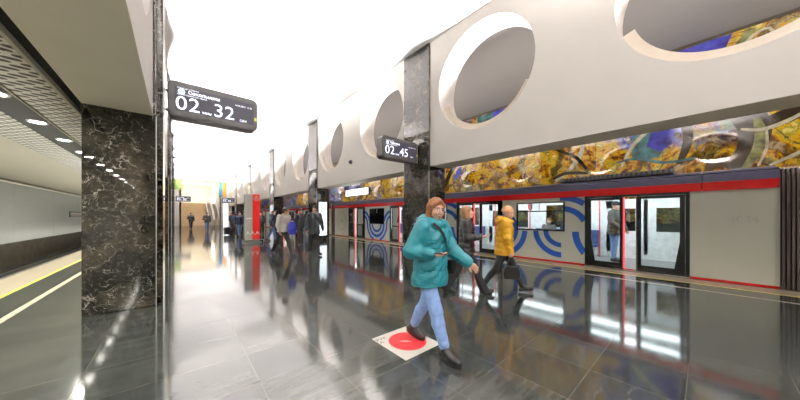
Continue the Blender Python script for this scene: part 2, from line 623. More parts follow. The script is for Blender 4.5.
def fascia(xa, xb, name, lab):
    """thick wall with round openings; xa is its hall face, xb its rear face"""
    b = MB()
    n = 64
    z0, z1 = ZF, ZC
    edges = [HOLES[0] - 2.25] + [0.5 * (p + q) for p, q in zip(HOLES[:-1], HOLES[1:])] + [HOLES[-1] + 2.25]
    for ih, yc in enumerate(HOLES):
        lo_, hi_ = edges[ih] - yc, edges[ih + 1] - yc
        angs = [2 * PI * (i + 0.5) / n for i in range(n)]
        cor = [math.atan2(zz - HOLE_Z, yy) % (2 * PI) for zz in (z0, z1) for yy in (lo_, hi_)]
        for a in cor:
            k = min(range(n), key=lambda i: abs(angs[i] - a))
            angs[k] = a
        inner, outer = [], []
        for a in angs:
            c, s_ = math.cos(a), math.sin(a)
            inner.append((yc + HOLE_R * c, HOLE_Z + HOLE_R * s_))
            t = min(hi_ / c if c > 1e-6 else (lo_ / c if c < -1e-6 else 1e9), ((z1 - HOLE_Z) / s_) if s_ > 1e-6 else ((z0 - HOLE_Z) / s_ if s_ < -1e-6 else 1e9))
            outer.append((yc + t * c, HOLE_Z + t * s_))
        for x in (xa, xb):
            vs = [(x, *p) for p in inner] + [(x, *p) for p in outer]
            fs = [(i, (i + 1) % n, n + (i + 1) % n, n + i) for i in range(n)]
            b.add(vs, fs, M['plaster'])
        # sleeve; a hair narrower than the cut so that its edge reads as a lining
        vs = [(xa, *p) for p in inner] + [(xb, *p) for p in inner]
        b.add(vs, [(i, (i + 1) % n, n + (i + 1) % n, n + i) for i in range(n)], M['sleeve'])
    ya, yb = HOLES[0] - 2.25, HOLES[-1] + 2.25
    b.quad((xa, ya, z0), (xa, yb, z0), (xb, yb, z0), (xb, ya, z0), M['soffit'])
    for y in (ya, yb):
        b.quad((xa, y, z0), (xb, y, z0), (xb, y, z1), (xa, y, z1), M['plaster'])
    o = b.build(name)
    me = o.data
    sl = me.materials.find('white_sleeve')
    for p in me.polygons:
        p.use_smooth = p.material_index == sl
    return struct(o, lab)


fascia(FR, FRB, 'wall_right', 'thick cream wall with large round openings above the train side')
fascia(FL, FLB, 'wall_left', 'thick cream wall with round openings above the left columns')

# ceilings
b = MB()
for ya, yb in ((Y0, 33.85), (34.05, Y1)):
    b.box(FL, FR, ya, yb, ZC, ZC + 0.15, M['ceiling'])
b.box(FL, FR, 33.7, 34.2, ZC + 0.1, ZC + 0.16, M['dark'])
b.box(FL, FR, Y1, 66.5, ZC + 0.25, ZC + 0.4, M['ceiling'])
b.box(FL, FR, Y1 - 0.04, Y1 + 0.02, ZC - 0.06, ZC + 0.3, M['plaster'])
struct(b.build('ceiling'), 'overbright white ceiling of the hall')
b = MB()
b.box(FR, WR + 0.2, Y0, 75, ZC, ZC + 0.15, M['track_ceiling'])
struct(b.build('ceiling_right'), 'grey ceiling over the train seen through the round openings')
b = MB()
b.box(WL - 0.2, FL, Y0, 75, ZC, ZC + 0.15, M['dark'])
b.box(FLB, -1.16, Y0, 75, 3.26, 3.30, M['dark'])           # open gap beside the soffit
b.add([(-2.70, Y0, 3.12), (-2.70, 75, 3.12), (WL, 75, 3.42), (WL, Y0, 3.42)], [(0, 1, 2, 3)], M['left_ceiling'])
b.box(-2.10, -1.64, Y0, 75, 3.12, 3.2, M['dark'])
struct(b.build('ceiling_left'), 'smooth beige ceiling over the empty left track')

# track walls
b = MB()
b.box(WR + 0.05, WR + 0.2, Y0, 75, -1.2, ZC, M['brownwall'])
struct(b.build('wall_right_track'), 'brown wall behind the train')
b = MB()
b.box(WL - 0.2, WL, Y0, 75, 0.02, 3.45, M['track_wall'])
b.box(WL - 0.2, WL - 0.001, Y0, 75, -1.2, 0.02, M['brownwall'])
b.box(WL - 0.2, WL, Y0, 75, 3.45, ZC, M['dark'])
for z in (1.05, 2.1, 3.12):
    b.box(WL, WL + 0.004, Y0, 75, z, z + 0.012, M['greyline'])
y = -12.0
while y < 74:
    b.box(WL, WL + 0.004, y, y + 0.012, 0.02, 3.40, M['greyline'])
    y += 6.1
struct(b.build('wall_left_track'), 'pale enamel panel wall across the empty left track')
b = MB()
b.box(WL - 0.2, WR + 0.2, Y0 - 0.2, Y0, -1.35, ZC + 0.1, M['plaster'])
struct(b.build('wall_back'), 'wall behind the camera')
# end of the hall: flank walls beside the stairs, tunnel ends
b = MB()
b.box(FLB, 0.55, Y1, Y1 + 0.2, 0, ZC, M['plaster'])
b.box(5.35, FRB, Y1, Y1 + 0.2, 0, ZC, M['plaster'])
b.box(0.35, 0.55, Y1, 66.5, 0, ZC + 0.3, M['white'])
b.box(5.35, 5.55, Y1, 66.5, 0, ZC + 0.3, M['white'])
b.box(0.35, 5.55, 66.5, 66.7, 0, ZC + 0.5, M['white'])
b.box(WL - 0.2, FLB, 75, 75.2, -1.3, ZC, M['dark'])
b.box(FRB, WR + 0.2, 75, 75.2, -1.3, ZC, M['dark'])
struct(b.build('wall_end'), 'bright end walls around the stairs')
b = MB()
nst = 22
for i in range(nst):
    ya = 50.4 + i * 7.4 / nst
    b.box(0.56, 3.75, ya, 58.0, i * 3.7 / nst, (i + 1) * 3.7 / nst, M['stair'])
b.box(0.56, 5.34, 58.0, 66.4, 3.5, 3.7, M['stair'])
struct(b.build('floor_stairs'), 'wide tan stone staircase at the far end of the hall')
b = MB()
b.box(0.57, 0.585, 51.6, 56, 5.4, 6.9, M['green'])
b.box(-0.2, 0.52, Y1 - 0.03, Y1 - 0.005, 5.4, 6.9, M['green'])
tag(b.build('wall_panel'), 'yellow-green wall panel high up left of the far stairs', 'wall panel')
b = MB()
b.box(5.36, 5.75, Y1 - 0.04, Y1 - 0.005, 4.5, 6.9, M['blue_art'])
tag(b.build('wall_panel'), 'tall narrow blue wall panel at far right end of hall', 'wall panel')
b = MB()
b.box(5.76, 6.22, Y1 - 0.04, Y1 - 0.005, 4.5, 6.9, M['orange_art'])
tag(b.build('wall_panel'), 'tall narrow orange wall panel at far right end of hall', 'wall panel')

# escalators beside the stairs
for i, (xa, lab) in enumerate(((3.86, 'escalator right next to the tan stone stairs'), (4.62, 'escalator farther right of the tan stairs by the wall'))):
    t = thing('escalator', lab, 'escalator', (xa, 50.4, 0), 0, 'escalators beside the far stairs')
    b = MB()
    for k in range(18):
        b.box(0.1, 0.60, 0.4 + k * 0.4, 7.6, k * 3.7 / 18, (k + 1) * 3.7 / 18, M['pylon'])
    b.build('steps', t)
    for xs in (0.0, 0.60):
        b = MB()
        b.prism([(0, 0), (0.5, 0), (7.7, 3.7), (7.7, 4.6), (7.3, 4.6), (0.3, 0.95), (0, 0.85)], xs, xs + 0.09, M['stair'])
        bl = b.build('balustrade', t)
        b = MB()
        b.tube([(xs + 0.045, -0.05, 0.87), (xs + 0.045, 0.3, 1.0), (xs + 0.045, 7.3, 4.65), (xs + 0.045, 7.7, 4.65)], 0.05, M['white'])
        b.build('handrail', bl)

# ------------------------------------------------------------------ marble columns
def column(xa, xb, yc, lab):
    b = MB()
    b.box(xa, xb, yc - 0.62, yc + 0.62, 0, ZC - 0.012 if xa > 0 else ZC - 0.012, M['marble'])
    o = b.build('column', bevel=0.012)
    tag(o, lab, 'column', 'dark marble columns along the hall')
    return o


for i in range(6):
    yc = 6.46 + 8.97 * i
    if i == 5:
        continue
    for side, xa, xb in (('left', -1.04, -0.25), ('right', 6.25, 7.05)):
        c = column(xa, xb, yc, '%s dark marble column in the %s row, counted from the camera' % (ORD[i], side))
        t = MB()
        if side == 'left':
            pl = MB(); pl.box(-0.252, -0.172, yc - 0.42, yc + 0.58, 0, ZC - 0.02, M['marble'])
            pl.build('pilaster', c, bevel=0.006)
            t.box(xb - 0.004, xb + 0.006, yc - 0.632, yc - 0.61, 0.0, ZF, M['steel'])
        else:
            t.box(xa - 0.006, xa + 0.004, yc - 0.632, yc - 0.61, 0.0, ZF, M['steel'])
        e = t.build('corner_strip', c)
        e['label'] = 'thin steel corner strip'
for side, xa, xb in (('left', -1.04, -0.25), ('right', 6.25, 7.05)):
    column(xa, xb, 6.46 - 8.97, 'dark marble column of the %s row standing behind the camera' % side)

# curved light shields in the round openings
def shield():
    b = MB()
    n = 48
    a0, a1 = math.radians(204), math.radians(342)
    rows = []
    for i in range(n + 1):
        a = a0 + (a1 - a0) * i / n
        c, s_ = math.cos(a), math.sin(a)
        ri = HOLE_R - 0.20
        ro = HOLE_R - 0.010
        rows.append([(-0.03, ri * c, ri * s_), (0.02, ri * c, ri * s_), (0.02, ro * c, ro * s_), (-0.03, ro * c, ro * s_)])
    vs = [p for r in rows for p in r]
    fs = [(4 * i + k, 4 * i + (k + 1) % 4, 4 * i + 4 + (k + 1) % 4, 4 * i + 4 + k) for i in range(n) for k in range(4)]
    fs += [(0, 1, 2, 3), (4 * n + 3, 4 * n + 2, 4 * n + 1, 4 * n)]
    b.add(vs, fs, M['trough'])
    return b


proto_s = None
for i, hy in enumerate(HOLES[3:]):
    lab = 'curved cream light shield in the %s round opening of the right wall' % ORD[i]
    if proto_s is None:
        proto_s = shield().build('light_shield', loc=(FR + 0.22, hy, HOLE_Z))
        tag(proto_s, lab, 'light shield', 'light shields in the round openings')
    else:
        dup(proto_s, (FR + 0.22, hy, HOLE_Z), lab)
dup(proto_s, (FL - 0.30, HOLES[4], HOLE_Z), 'curved cream light shield in the round opening high above the left column')

# ------------------------------------------------------------------ left side: perforated ceiling panels, downlights
pw = 3.0
for (xa, xb, za, zb, nm) in ((-1.64, -1.17, 3.09, 3.09, 'inner'), (-2.68, -2.10, 3.08, 3.11, 'outer')):
    for k in range(8):
        ya = 1.5 + k * pw
        b = MB()
        vs = [(xa, ya, za), (xb, ya, zb), (xb, ya + pw - 0.012, zb), (xa, ya + pw - 0.012, za)]
        vs += [(x, y, z + 0.03) for x, y, z in vs]
        b.add(vs, [(0, 1, 2, 3), (7, 6, 5, 4), (0, 4, 5, 1), (1, 5, 6, 2), (2, 6, 7, 3), (3, 7, 4, 0)], M['perf'])
        tag(b.build('ceiling_panel'), '%s slotted metal ceiling panel from the camera in the %s row of the left side' % (ORD[k], nm), 'ceiling panel', 'slotted metal ceiling panels')
for (xa, xb, nm) in ((-1.185, -1.15, 1), (-1.655, -1.635, 2)):
    b = MB()
    b.box(xa, xb, Y0, 60, 3.065, 3.13, M['left_ceiling'])
    struct(b.build('trim_%d' % (4 + nm)), 'metal edge of the slotted ceiling panels')
proto_l = None
for k in range(-13, 16):
    ly = 6.2 + 1.43 * k
    if k < 0:
        lab = '%s round downlight behind the near left column, mirrored in its marble' % ORD[-k - 1]
    else:
        lab = '%s round downlight in the left ceiling recess counted away from the camera' % ORD[k]
    if proto_l is None:
        t = thing('downlight', lab, 'ceiling light', (-1.85, ly, 3.115), 0, 'round downlights above the left platform edge')
        b = MB()
        b.lathe([(0.085, -0.012), (0.115, -0.02), (0.125, 0.0), (0.125, 0.03)], M['white'])
        b.build('rim', t, smooth=True)
        b = MB()
        b.lathe([(0.0001, -0.006), (0.088, -0.006)], M['lamp'])
        b.build('lamp_disc', t)
        proto_l = t
    else:
        dup(proto_l, (-1.85, ly, 3.115), lab)

# things on the left track wall
b = MB()
b.tube([(WL + 0.12, Y0 + 1, 3.24), (WL + 0.12, 74, 3.24)], 0.045, M['soffit'], 10)
for k in range(14):
    b.box(WL + 0.001, WL + 0.1, -10 + k * 6, -9.95 + k * 6, 3.2, 3.3, M['steel'])
tag(b.build('pipe'), 'long beige pipe running along the top of the left track wall', 'pipe')
t = thing('station_name_board', 'dark narrow sign board on the pale wall across the left track', 'sign', (WL, 36.6, 1.6))
b = MB(); b.box(0.005, 0.06, -2.3, 2.3, -0.24, 0.24, M['housing']); b.build('board', t)
b = MB(); b.box(0.06, 0.064, -2.1, 2.1, -0.02, 0.14, M['pylon']); b.box(0.06, 0.064, -2.1, 0.9, -0.16, -0.1, M['pylon']); b.build('lettering', t)
for y, z, lab in ((14.8, -0.55, 'left one of two small black boxes low on the brown wall below the pale panels'), (18.4, -0.5, 'right one of two small black boxes low on the brown wall below the pale panels')):
    b = MB()
    b.box(WL + 0.001, WL + 0.22, y - 0.16, y + 0.16, z - 0.14, z + 0.12, M['black'])
    b.box(WL + 0.001, WL + 0.08, y - 0.03, y + 0.03, z - 0.5, z - 0.1, M['black'])
    tag(b.build('trackside_box', bevel=0.01), lab, 'box', 'trackside boxes')
for x, lab in ((-4.1, 'rail of the left track nearer the platform'), (-5.65, 'rail of the left track nearer the wall')):
    b = MB()
    b.prism([(x - 0.07, -1.2), (x + 0.07, -1.2), (x + 0.02, -1.16), (x + 0.02, -1.07), (x + 0.036, -1.05), (x + 0.036, -1.02), (x - 0.036, -1.02), (x - 0.036, -1.05), (x - 0.02, -1.07), (x - 0.02, -1.16)], Y0 + 0.1, 74.8, M['steel'], 'y')
    tag(b.build('rail'), lab, 'rail', 'rails of the left track')

# ------------------------------------------------------------------ mural
b = MB()
panel_w = 1.9
for k in range(-8, 40):
    ya = -0.95 + k * panel_w
    yb = ya + panel_w - 0.008
    if ya < Y0 or yb > 75:
        continue
    mm = M['mural_b'] if ya > 19 else M['mural']
    b.box(WR - 0.02, WR + 0.02, ya, yb, 1.2, 7.0, mm)
XM = WR - 0.021


def blob(pts, m, dx=0.0):
    b.add([(XM - dx, y, z) for y, z in pts], [tuple(range(len(pts)))], m)


def band(pts, w, m, dx=0.0):
    P = [Vector(p) for p in pts]
    Q = []
    for i in range(len(P) - 1):          # smooth the polyline
        for t in (0.0, 0.25, 0.5, 0.75):
            p0, p1, p2, p3 = P[max(i - 1, 0)], P[i], P[i + 1], P[min(i + 2, len(P) - 1)]
            Q.append(0.5 * ((2 * p1) + (p2 - p0) * t + (2 * p0 - 5 * p1 + 4 * p2 - p3) * t * t + (3 * p1 - p0 - 3 * p2 + p3) * t ** 3))
    Q.append(P[-1])
    n = len(Q)
    vs, fs = [], []
    for i, q in enumerate(Q):
        d = (Q[min(i + 1, n - 1)] - Q[max(i - 1, 0)]).normalized()
        s_ = Vector((-d.y, d.x)) * w * 0.5 * (0.45 + 0.55 * math.sin(PI * (i + 0.7) / (n + 0.4)))
        vs += [(XM - dx, *(q + s_)), (XM - dx, *(q - s_))]
    fs = [(2 * i, 2 * i + 1, 2 * i + 3, 2 * i + 2) for i in range(n - 1)]
    b.add(vs, fs, m)


# blue field and broken white shards
blob([(1.75, 3.5), (1.75, 4.3), (1.2, 4.95), (0.7, 5.0), (0.8, 4.0), (1.05, 3.5)], M['m_teal'])
blob([(1.35, 3.95), (1.2, 4.6), (0.75, 4.9), (0.55, 4.6), (0.75, 3.9), (1.0, 3.7)], M['m_blue'], 0.002)
band([(2.05, 3.3), (1.75, 4.0), (1.3, 4.5), (0.7, 4.9)], 0.12, M['m_pale'], 0.004)
band([(2.2, 3.5), (1.6, 3.55), (0.9, 3.3), (0.2, 3.35)], 0.10, M['m_teal'], 0.004)
band([(0.55, 3.2), (0.35, 4.0), (0.45, 4.9), (0.3, 5.4)], 0.24, M['m_dark'], 0.003)
# big dark looping hose near the right end
band([(-0.5, 2.9), (-0.85, 3.4), (-0.95, 4.0), (-0.8, 4.6), (-1.0, 5.2), (-1.4, 5.4)], 0.62, M['m_dark'], 0.003)
band([(-0.75, 2.8), (-1.0, 3.4), (-1.05, 3.9), (-0.98, 4.3)], 0.22, M['m_olive'], 0.005)
band([(-1.0, 2.9), (-1.15, 3.4), (-1.15, 4.0)], 0.06, M['m_pale'], 0.006)
band([(-0.75, 4.25), (-1.1, 4.1), (-1.6, 4.3), (-2.1, 4.7), (-2.6, 5.1)], 0.4, M['m_dark'], 0.004)
band([(-0.7, 4.05), (-1.1, 3.95), (-1.6, 4.15), (-2.1, 4.55)], 0.10, M['m_pale'], 0.006)
band([(-1.2, 2.9), (-1.7, 3.2), (-2.3, 3.6)], 0.09, M['m_pale'], 0.005)
# strokes left of the blue field
band([(4.3, 3.0), (3.7, 3.5), (3.3, 4.2), (3.4, 4.9)], 0.16, M['m_pale'], 0.003)
band([(4.4, 3.1), (3.9, 3.3), (3.1, 3.2)], 0.14, M['m_dark'], 0.004)
band([(3.0, 3.1), (3.5, 3.9), (4.3, 4.4)], 0.13, M['m_dark'], 0.003)
band([(11.4, 2.9), (10.6, 3.4), (10.0, 4.3), (9.0, 4.9)], 0.3, M['m_dark'], 0.003)
band([(11.9, 2.9), (11.2, 3.3), (10.6, 4.0), (10.7, 4.6)], 0.10, M['m_pale'], 0.004)
blob([(9.9, 3.6), (9.7, 4.2), (9.3, 4.5), (9.35, 3.9)], M['m_blue'], 0.004)
blob([(9.3, 2.9), (9.2, 3.5), (8.7, 3.4), (8.5, 2.9)], M['m_olive'], 0.003)
# upper part seen through the openings
blob([(0.8, 6.0), (0.7, 6.98), (-0.55, 6.98), (-0.2, 6.0)], M['m_blue'], 0.002)
blob([(1.4, 6.0), (1.3, 6.98), (0.7, 6.98), (0.6, 6.0)], M['m_teal'], 0.002)
band([(-0.3, 5.8), (-0.6, 6.4), (-0.9, 6.95)], 0.22, M['m_olive'], 0.004)
band([(-0.5, 5.8), (-0.8, 6.6), (-1.2, 6.8), (-1.3, 6.2)], 0.07, M['m_pale'], 0.006)
blob([(8.2, 6.0), (8.3, 6.98), (7.3, 6.98), (7.0, 6.0)], M['m_teal'], 0.002)
blob([(7.4, 6.0), (7.3, 6.98), (6.4, 6.98), (6.6, 6.0)], M['m_blue'], 0.003)
band([(6.9, 6.0), (6.3, 6.5), (5.9, 6.95)], 0.2, M['m_olive'], 0.005)
o = b.build('mural')
tag(o, 'glossy abstract ochre and blue glass mural covering the wall behind the train', 'mural')
# ------------------------------------------------------------------ train
CAR_L = 19.26
DOORS = [2.24 + 4.63 * k for k in range(4)]
WINS = [0.5 * (a + c_) for a, c_ in zip(DOORS[:-1], DOORS[1:])]


def side_wall(b, x0, x1, m):
    ev = sorted([(d - 1.035, d + 1.035, 'd') for d in DOORS] + [(w - 0.735, w + 0.735, 'w') for w in WINS])
    y = 0.0
    for a, c_, k in ev:
        b.box(x0, x1, y, a, 0.0, 2.03, m)
        if k == 'w':
            b.box(x0, x1, a, c_, 0.0, 1.0, m)
            b.box(x0, x1, a, c_, 1.9, 2.03, m)
        y = c_
    b.box(x0, x1, y, CAR_L, 0.0, 2.03, m)
    b.box(x0 + 0.01, x1, 0, CAR_L, 2.0, 2.04, m)


def arcs(b, cy, cz, r0, r1, a0, a1, ylo, yhi, win, m, x=-0.004):
    if m is M['train_blue']:
        r0, r1 = r0 - 0.014, r1 + 0.014
    n = max(8, int(abs(a1 - a0) / 1.5))
    for i in range(n):
        p = [math.radians(a0 + (a1 - a0) * t / n) for t in (i, i + 1)]
        q = [(cy + r * math.cos(a), cz + r * math.sin(a)) for r, a in ((r0, p[0]), (r1, p[0]), (r1, p[1]), (r0, p[1]))]
        my, mz = sum(v[0] for v in q) / 4, sum(v[1] for v in q) / 4
        if not (ylo < my < yhi and 0.06 < mz < 2.02):
            continue
        if win and win[0] < my < win[1] and 0.975 < mz < 1.925:
            continue
        q = [(min(max(v[0], ylo), yhi), v[1]) for v in q]
        b.add([(x, v[0], v[1]) for v in q], [(0, 1, 2, 3)], m)


def leaf(b, y0, y1, slant_low, z0=0.03, z1=1.97):
    """door leaf; the pane's lower corner is cut on the side of slant_low"""
    m_ = 0.085
    o = [(y0, z0), (y1, z0), (y1, z1), (y0, z1)]
    a, c_ = y0 + m_, y1 - m_
    if slant_low == 'y1':
        i = [(a, 0.19), (c_ - 0.09, 0.19), (c_, 0.85), (c_, 1.90), (a, 1.90)]
        oo = [(y0, z0), (y1, z0), (y1, 0.85), (y1, z1), (y0, z1)]
    else:
        i = [(a + 0.09, 0.19), (c_, 0.19), (c_, 1.90), (a, 1.90), (a, 0.85)]
        oo = [(y0, z0), (y1, z0), (y1, z1), (y0, z1), (y0, 0.85)]
    n = 5
    for x in (-0.05, -0.012):
        b.add([(x, *p) for p in oo] + [(x, *p) for p in i], [(k, (k + 1) % n, n + (k + 1) % n, n + k) for k in range(n)], M['train_black'])
    b.add([(-0.05, *p) for p in oo] + [(-0.012, *p) for p in oo], [(k, (k + 1) % n, n + (k + 1) % n, n + k) for k in range(n)], M['train_black'])
    b.add([(-0.05, *p) for p in i] + [(-0.012, *p) for p in i], [(k, (k + 1) % n, n + (k + 1) % n, n + k) for k in range(n)], M['train_black'])
    return i


def make_car():
    t = thing('train_car', 'near metro car with blue ring livery, open door and pale blank end panel', 'train car', (9.15, -0.98, 0), 0, 'cars of the red-topped metro train')
    b = MB()
    side_wall(b, 0.0, 0.08, M['train_grey'])
    b.box(0.0, 2.64, -0.001, 0.06, 0.0, 2.4, M['train_grey'])
    b.box(0.0, 2.64, CAR_L - 0.06, CAR_L, 0.0, 2.4, M['train_grey'])
    body = b.build('body_side', t)
    b = MB()
    yb = 1.02
    cuts = [0.0]
    while yb < CAR_L:
        cuts.append(yb)
        yb += 4.63
    cuts.append(CAR_L)
    for a, c_ in zip(cuts[:-1], cuts[1:]):
        b.prism([(-0.035, 2.03), (-0.05, 2.22), (0.1, 2.22), (0.1, 2.03)], a + 0.008, c_ - 0.008, M['train_red'], 'y')
    b.build('red_band', t)
    b = MB()
    for a, c_ in zip(cuts[:-1], cuts[1:]):
        b.prism([(-0.05, 2.222), (-0.025, 2.38), (0.06, 2.46), (0.2, 2.46), (0.2, 2.222)], a + 0.008, c_ - 0.008, M['train_slate'], 'y')
    b.box(0.0, 0.15, 0.0, CAR_L, 2.05, 2.42, M['train_black'])
    b.build('slate_band', t)
    b = MB()
    b.prism([(0.1, 2.44), (0.7, 2.55), (1.32, 2.58), (1.94, 2.55), (2.54, 2.44), (2.64, 2.30), (2.64, 2.25), (0.1, 2.25)], 0, CAR_L, M['train_slate'], 'y')
    b.build('roof', t)
    b = MB()
    b.box(0.5, 2.1, 1.5, 4.1, 2.56, 2.68, M['housing'])
    for k in range(24):
        b.box(0.49, 0.5, 1.55 + k * 0.105, 1.60 + k * 0.105, 2.58, 2.67, M['black'])
    b.build('air_conditioner', t)
    b = MB()
    b.box(-0.008, 0.0, 0.0, CAR_L, 0.0, 0.05, M['train_red'])
    e = b.build('sill_strip', t); e['label'] = 'thin red strip at the sill'
    b = MB()
    b.box(0.05, 2.6, 0.1, CAR_L - 0.1, -0.75, -0.005, M['black'])
    for yy in (2.6, 4.7, CAR_L - 4.7, CAR_L - 2.6):
        for xx in (0.52, 2.08):
            b.cyl((xx - 0.06, yy, -0.60), (xx + 0.06, yy, -0.60), 0.42, M['black'], 20)
    b.build('underframe', t)
    # interior
    b = MB()
    b.box(0.08, 2.62, 0.06, CAR_L - 0.06, 0.0, 0.03, M['train_floor'])
    b.build('interior_floor', t)
    b = MB()
    side_wall(b, 2.56, 2.64, M['train_in'])
    b.box(0.08, 2.56, 0.06, CAR_L - 0.06, 2.16, 2.24, M['train_in'])
    b.box(0.06, 0.10, 0.06, CAR_L - 0.06, 2.03, 2.2, M['train_in'])
    for d in DOORS:
        b.box(2.58, 2.62, d - 1.035, d + 1.035, 0, 0.95, M['train_in'])
        b.box(2.58, 2.62, d - 1.035, d + 1.035, 1.72, 2.03, M['train_in'])
        b.box(2.58, 2.62, d - 0.25, d + 0.25, 0.95, 1.72, M['train_in'])
        b.box(2.58, 2.62, d - 1.035, d - 0.85, 0.2, 2.03, M['train_in'])
        b.box(2.58, 2.62, d + 0.85, d + 1.035, 0.2, 2.03, M['train_in'])
        b.box(2.58, 2.62, d - 0.05, d + 0.05, 0.2, 2.03, M['train_in'])
    b.build('interior_lining', t)
    b = MB()
    for d in DOORS:
        b.box(2.60, 2.61, d - 0.85, d + 0.85, 0.2, 2.03, M['glass'])
    for w in WINS:
        b.box(2.60, 2.61, w - 0.735, w + 0.735, 1.0, 1.9, M['glass'])
    b.build('far_glass', t)
    for xx in (0.72, 1.92):
        b = MB()
        b.box(xx - 0.08, xx + 0.08, 0.4, CAR_L - 0.4, 2.13, 2.159, M['glow'])
        e = b.build('ceiling_light', t)
    for w in WINS:
        for sgn in (0, 1):
            b = MB()
            if sgn:
                b.box(2.10, 2.54, w - 1.1, w + 1.1, 0.36, 0.45, M['seat'])
                b.box(2.44, 2.55, w - 1.1, w + 1.1, 0.45, 0.95, M['seat'])
                b.box(2.2, 2.5, w - 1.05, w + 1.05, 0.03, 0.36, M['train_in'])
            else:
                b.box(0.10, 0.54, w - 1.1, w + 1.1, 0.36, 0.45, M['seat'])
                b.box(0.09, 0.20, w - 1.1, w + 1.1, 0.45, 0.95, M['seat'])
                b.box(0.14, 0.44, w - 1.05, w + 1.05, 0.03, 0.36, M['train_in'])
            b.build('bench', t, bevel=0.02)
    for d in DOORS:
        for (px, py) in ((0.55, -1.13), (0.55, 1.13), (2.1, -1.13), (2.1, 1.13), (1.32, 0.0)):
            b = MB()
            b.cyl((px, d + py, 0.03), (px, d + py, 2.16), 0.022, M['pole'], 10)
            b.build('grab_pole', t)
        for xx in (0.56, 2.10):
            for py in (-1.13, 1.13):
                pass
    # doors
    for d in DOORS:
        b = MB()
        for a, c_ in ((d - 1.035, d - 0.965), (d + 0.965, d + 1.035)):
            b.box(-0.02, 0.09, a, c_, 0.0, 2.03, M['train_black'])
        b.box(-0.02, 0.09, d - 1.035, d + 1.035, 1.975, 2.03, M['train_black'])
        b.box(-0.02, 0.09, d - 1.035, d + 1.035, 0.0, 0.025, M['steel'])
        b.build('door_frame', t)
        for (a, c_, sl) in ((d - 0.962, d - 0.11, 'y0'), (d + 0.15, d + 0.962, 'y1')):
            b = MB()
            ins = leaf(b, a, c_, sl)
            lf = b.build('door_leaf', t)
            b = MB()
            b.add([(-0.030, *p) for p in ins] + [(-0.026, *p) for p in ins], [(0, 1, 2, 3, 4), (9, 8, 7, 6, 5)], M['glass'])
            b.build('door_pane', lf)
            b = MB()
            if sl == 'y1':
                b.box(-0.054, -0.01, a - 0.018, a + 0.014, 0.06, 1.95, M['red_led'])
                e = b.build('edge_light', lf); e['label'] = 'glowing red strip on the closing edge'
            else:
                b.box(-0.054, -0.01, c_ - 0.012, c_ + 0.014, 0.03, 1.95, M['rubber'])
                b.build('edge_seal', lf)
    # windows
    for w in WINS:
        b = MB()
        a, c_ = w - 0.755, w + 0.755
        for q in ((a, a + 0.045, 0.98, 1.92), (c_ - 0.045, c_, 0.98, 1.92), (a, c_, 0.98, 1.022), (a, c_, 1.878, 1.92), (a, c_, 1.60, 1.635)):
            b.box(-0.012, 0.03, q[0], q[1], q[2], q[3], M['train_black'])
        b.box(-0.010, 0.02, w - 0.008, w + 0.008, 1.635, 1.878, M['greyline'])
        fr = b.build('window_frame', t)
        b = MB()
        b.box(0.012, 0.018, a + 0.02, c_ - 0.02, 1.0, 1.9, M['glass'])
        b.build('window_pane', fr)
    # painted rings
    b = MB()
    for k in (0, 1):
        s0 = 4.63 * k
        lo, hi = DOORS[k] + 1.037, DOORS[k + 1] - 1.037
        win = (WINS[k] - 0.745, WINS[k] + 0.745)
        J = lambda cy, cz, r0, r1, a0, a1: arcs(b, cy + s0, cz, r0, r1, a0, a1, lo, hi, win, M['train_blue'])
        J(5.93, 0.98, 0.53, 0.67, 90, 270)
        J(5.93, 0.98, 0.83, 0.98, 182, 270)
        J(3.90, 1.0, 0.39, 0.51, 270, 359)
        J(3.90, 1.0, 0.69, 0.83, 270, 359)
        J(3.90, 1.0, 0.62, 0.76, 88, 180)
        J(3.90, 1.0, 0.95, 1.09, 88, 180)
        J(2.52, 1.0, 0.92, 1.07, 270, 359)
    lo, hi = DOORS[2] + 1.037, DOORS[3] - 1.037
    win = (WINS[2] - 0.745, WINS[2] + 0.745)
    cy = WINS[2]
    for (c2, r0, r1, a0, a1) in ((cy, 0.39, 0.51, 180, 360), (cy, 0.66, 0.80, 180, 360), (cy, 0.93, 1.05, 180, 360), (cy + 1.46, 0.66, 0.80, 90, 180), (cy - 1.46, 0.66, 0.80, 0, 90), (cy + 1.46, 0.41, 0.53, 90, 180), (cy - 1.46, 0.41, 0.53, 0, 90)):
        arcs(b, c2, 1.0, r0, r1, a0, a1, lo, hi, win, M['train_blue'])
    e = b.build('ring_livery', t); e['label'] = 'painted concentric blue rings'
    b = MB()
    arcs(b, 18.2, 1.1, 0.64, 0.665, 0, 360, 17.2, 19.2, None, M['greyline'])
    arcs(b, 18.2, 1.1, 0.10, 0.12, 0, 360, 17.2, 19.2, None, M['greyline'])
    b.box(-0.004, -0.002, 17.98, 18.42, 1.085, 1.115, M['greyline'])
    e = b.build('end_ring', t); e['label'] = 'thin grey ring emblem'
    TT = Matrix.Translation((-0.003, 0.64, 1.33)) @ Matrix(((0, 0, -1, 0), (-1, 0, 0, 0), (0, 1, 0, 0), (0, 0, 0, 1)))
    b = MB()
    b.text('3024', 0.2, M['faint'], TT)
    b.build('car_number', t)
    # bellows at the near end
    b = MB()
    for k in range(11):
        ya = -0.62 + k * 0.056
        pr = [(0.03, 0.0), (0.03, 2.30), (0.12, 2.42), (2.5, 2.42), (2.6, 2.30), (2.6, 0.0)]
        b.prism(pr, ya, ya + 0.032, M['rubber'], 'y')
        b.prism([(x if 0.3 < x < 2.3 else (x + 0.1 if x < 1 else x - 0.1), z - (0.08 if z > 1 else 0)) for x, z in pr], ya + 0.032, ya + 0.056, M['black'], 'y')
    b.build('gangway', t)
    return t


